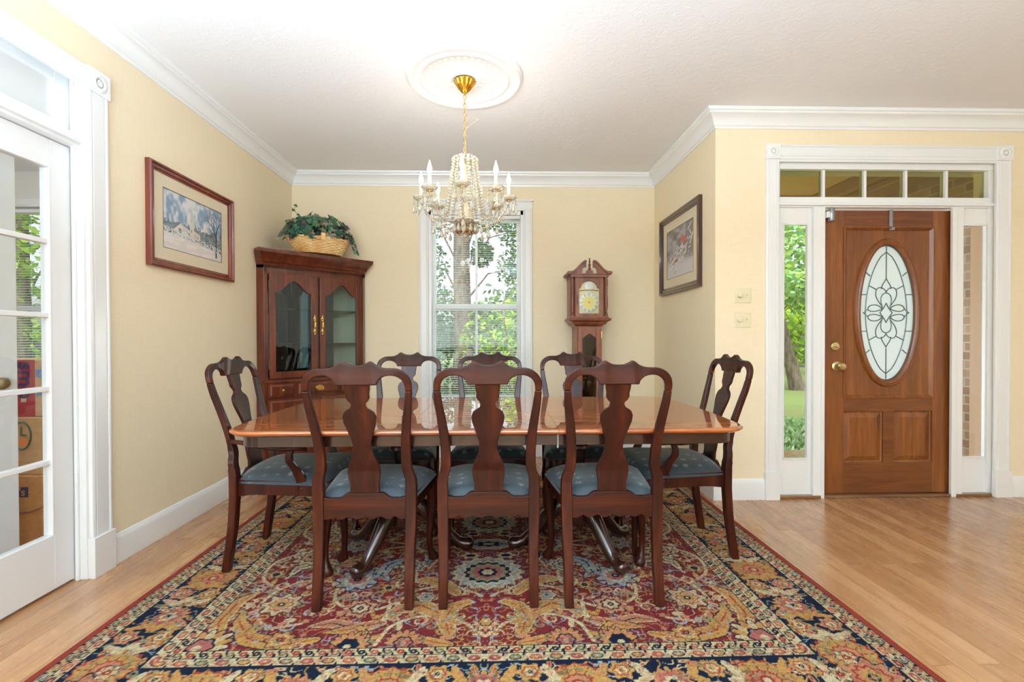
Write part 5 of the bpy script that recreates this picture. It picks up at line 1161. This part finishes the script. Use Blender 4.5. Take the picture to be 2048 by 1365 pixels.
b.tube([(.004, 0, 2.42 - Z0), (.03, 0, 2.455 - Z0), (.085, -.01, 2.435 - Z0), (.06, -.01, 2.42 - Z0), (.01, 0, 2.385 - Z0), (-.004, 0, 2.34 - Z0), (.006, 0, 2.28 - Z0), (0, 0, 2.23 - Z0)], .0017, 6); b.build('lamp_cord', mat('cord_gold', (206, 178, 130), .4), ch)
MB().lathe([(0, .49), (.008, .49), (.008, .46), (.07, .455), (.075, .448), (.012, .44), (.010, .40), (.018, .38), (.024, .35), (.014, .32), (.012, .22), (.02, .20), (.034, .17), (.045, .14), (.040, .115), (.07, .108), (.074, .10), (.03, .085), (.016, .07), (.012, .055), (0, .05)], (0, 0, 0), 28).build('stem', crystal_stem, ch)
def bead(b, c, r, h=None, seg=6):
    h = h or r; b.lathe([(0, -h), (r * .75, -h * .5), (r, 0), (r * .75, h * .5), (0, h)], c, seg)
NS = 14
for k in range(NS):
    a = 2 * PI * k / NS + .1; b = MB(); 
    for j in range(19):
        t = j / 18; zz = .478 - .335 * t; rr2 = .066 + .052 * t ** 1.1
        if j == 0: rr2 -= .012
        bead(b, (rr2 * math.cos(a), rr2 * math.sin(a), zz), .0108, .0092, 7)
    b.build('bead_strand', crystal, ch, smooth=0)
b = MB()
for k in range(20): a = 2 * PI * k / 20; bead(b, (.048 * math.cos(a), .048 * math.sin(a), .482), .010, .010, 6); bead(b, (.072 * math.cos(a), .072 * math.sin(a), .468), .010, .010, 6)
b.build('bead_crown', crystal, ch, smooth=0)
AR = .262; proto = None
def drop(b, c, s=1.0):
    x, y_, z = c; bead(b, (x, y_, z), .006 * s, .006 * s, 6); b.lathe([(0, -.010 * s), (.003 * s, -.014 * s), (.010 * s, -.034 * s), (.0085 * s, -.042 * s), (0, -.050 * s)], c, 6)
for k in range(8):
    a = -PI / 2 + k * PI / 4
    arm_pts = [(.05, 0, .115), (.09, 0, .085), (.14, 0, .078), (.19, 0, .10), (.225, 0, .145), (.25, 0, .19), (AR, 0, .222)]
    am = MB().tube(arm_pts, [.007, .007, .0065, .006, .006, .006, .006], 8); 
    for j in range(9): t = j / 8; q = t * (len(arm_pts) - 1); i0 = min(int(q), len(arm_pts) - 2); f = q - i0; p = [arm_pts[i0][e] * (1 - f) + arm_pts[i0 + 1][e] * f for e in range(3)]; bead(am, p, .010, .009, 7)
    am.T = Matrix.Identity(4)
    ao = am.build('arm', crystal if k % 1 == 0 else gold, ch, smooth=0); ao.rotation_euler = (0, 0, a)
    MB().lathe([(0, .221), (.012, .223), (.030, .226), (.044, .236), (.048, .246), (.046, .247), (.040, .240), (.026, .232), (0, .230)], (AR, 0, 0), 16, flute=.05, nfl=8).build('bobeche', crystal, ao, smooth=0)
    MB().lathe([(0, .216), (.010, .218), (.014, .228), (.013, .238), (0, .238)], (AR, 0, 0), 14).build('candle_cup', gold, ao)
    MB().lathe([(0, .236), (.0105, .236), (.0105, .318), (.008, .320), (0, .320)], (AR, 0, 0), 14).build('candle_sleeve', candle_m, ao)
    MB().lathe([(0, .318), (.007, .320), (.013, .334), (.0145, .346), (.011, .362), (.006, .378), (.002, .393), (0, .396)], (AR, 0, 0), 16).build('bulb', bulb_m, ao, smooth=80)
    for j in range(5): aa = 2 * PI * j / 5 + .3; pb = MB(); x, y_ = AR + .044 * math.cos(aa), .044 * math.sin(aa); bead(pb, (x, y_, .226), .006, .006, 6); bead(pb, (x, y_, .213), .006, .006, 6); drop(pb, (x, y_, .201), 1.15); pb.build('pendant', crystal, ao, smooth=0)
    pb = MB(); drop(pb, (.14, 0, .060), 1.2); bead(pb, (.14, 0, .068), .006, .006); pb.build('pendant', crystal, ao, smooth=0)
    pb = MB(); drop(pb, (.19, 0, .080), 1.2); pb.build('pendant', crystal, ao, smooth=0)
b = MB()
for k in range(12): a = 2 * PI * k / 12; drop(b, (.070 * math.cos(a), .070 * math.sin(a), .09), 1.3)
b.build('pendant_ring', crystal, ch, smooth=0)
b = MB()
for k in range(8):
    a = 2 * PI * k / 8 + .2
    b.tube([(r_ * math.cos(a), r_ * math.sin(a), z_) for r_, z_ in ((.03, .085), (.055, .060), (.06, .035), (.045, .025), (.035, .040))], .0035, 6)
b.build('amber_scroll', amber, ch)
MB().lathe([(0, .02), (.008, .016), (.016, .004), (.012, -.008), (0, -.016)], (0, 0, .012), 8).build('bottom_drop', crystal, ch, smooth=0)
MB().lathe([(0, .05), (.012, .048), (.024, .036), (.026, .028), (.016, .018), (0, .014)], (0, 0, .014), 16).build('bottom_finial', gold, ch)
for k in range(8):
    a = -PI / 2 + k * PI / 4; lamp('bulb_light', 'POINT', (CXL + AR * math.cos(a), CYL + AR * math.sin(a), Z0 + .42), None, .75, .03, color=(1, .94, .86))

# ------------------------------------------------------------------ outdoors
grass_m = mat('lawn', (104, 132, 66), .9); n = N(grass_m, 'ShaderNodeTexNoise', Scale=3.0, Detail=6.0)
L(grass_m, ramp(grass_m, n.outputs['Fac'], [(.3, (92, 84, 56)), (.5, (104, 122, 60)), (.7, (142, 164, 84))]), bsdf(grass_m).inputs['Base Color'])
b = MB().box(-30, 30, YB + T, 50, -.45, -.40).box(XF + .2, 30, -10, YB + T, -.45, -.40).box(XR + T, XF + .2, YD + T, YB + T, -.45, -.40).box(-30, XS - .2, -10, YB + T, -.45, -.40)
struct(b.build('ground', grass_m, smooth=0))
# porch: brick wall, soffit, beam, slab
brick_m = mat('tan_brick', (166, 140, 112), .85); tcn = N(brick_m, 'ShaderNodeTexCoord'); sep = N(brick_m, 'ShaderNodeSeparateXYZ'); cmb = N(brick_m, 'ShaderNodeCombineXYZ'); adn = N(brick_m, 'ShaderNodeMath', operation='ADD')
L(brick_m, tcn.outputs['Object'], sep.inputs[0]); L(brick_m, sep.outputs['X'], adn.inputs[0]); L(brick_m, sep.outputs['Y'], adn.inputs[1]); L(brick_m, adn.outputs[0], cmb.inputs['X']); L(brick_m, sep.outputs['Z'], cmb.inputs['Y'])
bn = N(brick_m, 'ShaderNodeTexBrick', Scale=1.0); bn.inputs['Brick Width'].default_value = .20; bn.inputs['Row Height'].default_value = .068; bn.inputs['Mortar Size'].default_value = .006
bn.inputs['Color1'].default_value = lin4((142, 112, 84)); bn.inputs['Color2'].default_value = lin4((182, 156, 126)); bn.inputs['Mortar'].default_value = lin4((190, 180, 160)); L(brick_m, cmb.outputs[0], bn.inputs['Vector'])
nn = N(brick_m, 'ShaderNodeTexNoise', Scale=7.0, Detail=4.0); mxb = N(brick_m, 'ShaderNodeMixRGB', blend_type='MULTIPLY'); mxb.inputs[0].default_value = .7; L(brick_m, bn.outputs['Color'], mxb.inputs[1]); L(brick_m, ramp(brick_m, nn.outputs['Fac'], [(.3, (170, 160, 150)), (.6, (255, 255, 255))]), mxb.inputs[2]); L(brick_m, mxb.outputs[0], bsdf(brick_m).inputs['Base Color']); bump(brick_m, bn.outputs['Fac'], -.5, .01)
struct(MB().box(3.62, 3.85, YD + T, 5.0, -.4, 2.62).build('wall_porch', brick_m, smooth=0), 'tan brick porch wall outside the front door')
struct(MB().box(3.476, 3.5145, YD + .057, YD + .14, .03, 2.03).build('trim_7', mat('tan_trim', (186, 150, 112), .6), smooth=0), 'tan exterior trim beside the porch wall')
soff = mat('porch_soffit', (200, 166, 108), .7)
struct(MB().box(XR + T, 5.2, YD + T, 5.05, 2.62, 2.66).build('ceiling_porch', soff, smooth=0), 'tan porch ceiling outside the transom')
struct(MB().box(3.30, 3.62, YD + T, 4.95, 2.50, 2.62).box(3.36, 3.62, YD + T, 4.95, 2.44, 2.50).box(XR + T, 3.62, 4.95, 5.05, 2.56, 2.62).build('beam_porch', mat('porch_beam', (156, 124, 80), .7), bev=.01), 'porch roof beams')
struct(MB().box(XR + T, 4.2, YD + T, 4.45, -.4, -.05).build('slab_porch', mat('porch_concrete', (160, 154, 144), .85), smooth=0), 'concrete porch slab')
struct(MB().box(XR + .0, XR + T + .1, YB + T, 5.0, -.4, 2.62).build('wall_outside', brick_m, smooth=0))
bark = mat('bark', (104, 94, 78), .9); v = coords(bark, (14, 14, 3)); nb = N(bark, 'ShaderNodeTexNoise', Scale=1.0, Detail=6.0, Roughness=.7); L(bark, v, nb.inputs['Vector']); L(bark, ramp(bark, nb.outputs['Fac'], [(.35, (58, 50, 42)), (.6, (122, 112, 94))]), bsdf(bark).inputs['Base Color']); bump(bark, nb.outputs['Fac'], .8, .03)
GR = {'fresh': [(158, 196, 100), (178, 210, 112), (128, 172, 112), (148, 190, 132)], 'green': [(84, 130, 52), (104, 150, 62), (70, 112, 52), (124, 164, 76), (88, 134, 78)], 'lime': [(150, 190, 40), (172, 204, 56), (122, 166, 36), (104, 148, 36)], 'dark': [(60, 92, 56), (80, 112, 66), (98, 128, 72)]}
def foliage(b_items, R, c, rad, n, size, pal, sh='quad', shell=.35):
    for i in range(n):
        while True:
            p = Vector((R.uniform(-1, 1), R.uniform(-1, 1), R.uniform(-1, 1)))
            if shell < p.length < 1: break
        pos = (c[0] + p.x * rad[0], c[1] + p.y * rad[1], c[2] + p.z * rad[2])
        cc = nlin(R.choice(GR[pal])) * (R.uniform(.62, 1.0) if pal in ('green', 'dark') else R.uniform(.85, 1.1))
        b_items.append((pos, (R.uniform(-1, 1), R.uniform(-1, 1), R.uniform(.1, 1)), (R.uniform(-1, 1), R.uniform(-1, 1), R.uniform(-1, .2)), size * R.uniform(.6, 1.3), tuple(cc), sh))
def tree(x, y_, h, r, clumps, label, seed, pal='green', n=420, size=.13, fork=None, lean_=0, grp='trees in the garden', sh='oval', cat='tree', name='garden_tree'):
    t = empty(name, (x, y_, -.4)); tag(t, label, cat, grp); R = random.Random(seed); b = MB()
    pts = [(lean_ * k / 6 + .02 * math.sin(k * 2), .02 * math.cos(k), h * k / 6) for k in range(7)]; b.tube(pts, [r * (1.35 if k == 0 else 1.0 - .07 * k) for k in range(7)], 14)
    for (cx_, cy_, cz_, rx, ry, rz) in clumps:
        z0_ = max(.5, min(h * .95, cz_ - rz * .6)); b.tube([(lean_ * z0_ / h, 0, z0_ * .8), ((cx_ + lean_ * z0_ / h) / 2, cy_ / 2, (z0_ + cz_) / 2), (cx_, cy_, cz_)], [r * .13, r * .08, r * .03], 7)
    b.build('trunk', bark, t, smooth=60); its = []
    for (cx_, cy_, cz_, rx, ry, rz) in clumps: foliage(its, R, (cx_, cy_, cz_), (rx, ry, rz), n, size, pal, sh, .1)
    leaf_mesh('foliage', its, leaf_m, t); return t
tree(-.74, 10.4, 9, .21, [(-.95, 0, 4.1, .7, .6, .6), (-.75, 0, 3.2, .5, .6, .5), (-.62, .1, 2.4, .42, .5, .42), (-.5, .3, 1.7, .5, .4, .4), (.62, 0, 4.2, .55, .5, .35), (1.2, 0, 3.9, .45, .5, .5), (1.12, .1, 3.1, .38, .5, .45), (.42, .2, 3.45, .26, .3, .34), (1.2, 0, 2.3, .32, .4, .42), (.45, .4, 1.95, .5, .4, .28), (-1.5, .8, 5.4, 1.6, 1.2, .8), (1.9, .2, 5.6, 1.3, 1, .6), (.3, .8, 6.3, 2.4, 1, .5)], 'tall tree with a thick straight trunk outside the dining room window', 5, n=430, size=.095)
tree(1.7, 15.5, 8, .2, [(-1.2, 0, 2.3, 1.8, 1.2, 1.1), (1.3, 0, 3.6, 1.8, 1.2, 1.6), (.4, 0, 6.2, 2.4, 1.4, .9), (-.2, .3, 1.6, 1.8, .8, .9)], 'leafy tree farther back on the right behind the dining room window', 6, n=420, size=.2)
def shrub(x, y_, rx, rz, label, seed, pal='lime', n=1500, size=.10, grp='shrubs in the garden'):
    t = empty('garden_shrub', (x, y_, -.4)); tag(t, label, 'shrub', grp); R = random.Random(seed); b = MB()
    for k in range(6): a = k * 1.05; b.tube([(0, 0, 0), (rx * .3 * math.cos(a), .2 * math.sin(a), rz * .9), (rx * .6 * math.cos(a), .4 * math.sin(a), rz * 1.7)], [.03, .02, .008], 6)
    b.build('stems', bark, t); its = []; foliage(its, R, (0, 0, rz), (rx, .8, rz), n, size, pal, 'oval', .0); leaf_mesh('foliage', its, leaf_m, t)
shrub(-1.75, 9.2, 1.0, 1.12, 'low dark shrub left of the thick trunk outside the dining room window', 21, 'dark', 1500, .11)
shrub(.45, 9.0, 1.2, 1.25, 'bright lime green shrub right of the thick trunk outside the window', 22, 'lime', 2000, .10)
shrub(-.55, 7.6, .9, .50, 'short dark shrub at the foot of the dining room window view', 23, 'dark', 900, .09)
shrub(-2.6, 12.2, 2.1, 1.7, 'wide green shrub far behind the left half of the dining room window', 24, 'green', 1500, .15)
# seen through the study window
tree(-9.3, 9.6, 8, .14, [(-.6, 0, 2.6, 1.3, 1, 1.2), (.9, 0, 3.4, 1.3, 1, 1.0), (-.2, 0, 4.6, 1.5, 1, .8), (1.0, .2, 1.5, 1, .8, .8)], 'yellow green tree outside the study window behind the french door', 31, 'lime', 520, .16)
shrub(15.5, 25, 5.0, 2.2, 'wide lime green hedge at the far end of the lawn outside the left sidelight', 43, 'lime', 2200, .35)
# seen through the left sidelight
tree(8.9, 13.8, 6.5, .16, [(-1.2, -.2, 3.9, 1.9, 1, 1.1), (-1.6, 0, 5.6, 2.2, 1.2, 1.1), (1.1, 0, 4.6, 1.7, 1, 1.2), (-.9, -1.0, 2.9, .9, .7, .5), (.6, -.6, 3.0, .8, .6, .5)], 'tree with a leaning trunk on the lawn outside the left sidelight', 41, 'fresh', 900, .17, lean_=-1.7)
tree(10.2, 19, 8, .2, [(-2, 0, 2.8, 2.4, 1.5, 1.8), (1.5, 0, 3.6, 2.4, 1.5, 2.0), (0, 0, 6.4, 3.2, 2, 1.6), (-3.2, 0, 5.4, 2.2, 1.5, 1.6)], 'bright lime green tree farther back outside the left sidelight', 42, 'lime', 800, .26)
R = random.Random(77); its = []
for i in range(5200):
    y_ = R.uniform(4.0, 7.6); x = y_ * R.uniform(.52, .80)
    if x < XR + T + .1 or (x < 4.3 and y_ < 5.4): continue
    cc = nlin(R.choice([(170, 204, 148), (140, 180, 112), (198, 220, 172), (112, 152, 86)])); a = R.uniform(0, 6.3); hh = R.uniform(.16, .34)
    its.append(((x, y_, -.4 + hh * .35), (math.cos(a), math.sin(a), .15), (R.uniform(-.7, .7), R.uniform(-.7, .7), 1), hh, tuple(cc), 'quad'))
for i in range(900):
    y_ = R.uniform(4.55, 6.2); x = y_ * R.uniform(.55, .72)
    if x > 3.5 and y_ < 5.2: continue
    cc = nlin(R.choice([(170, 204, 148), (140, 180, 112), (198, 220, 172), (112, 152, 86)])); a = R.uniform(0, 6.3); hh = R.uniform(.16, .30)
    its.append(((x, y_, -.4 + hh * .35), (math.cos(a), math.sin(a), .15), (R.uniform(-.7, .7), R.uniform(-.7, .7), 1), hh, tuple(cc), 'quad'))
g = leaf_mesh('ornamental_grass', its, leaf_m, None); tag(g, 'tufts of pale green ornamental grass outside the left sidelight', 'grass', None, 'stuff')
for v_i, vtx in enumerate([]): pass
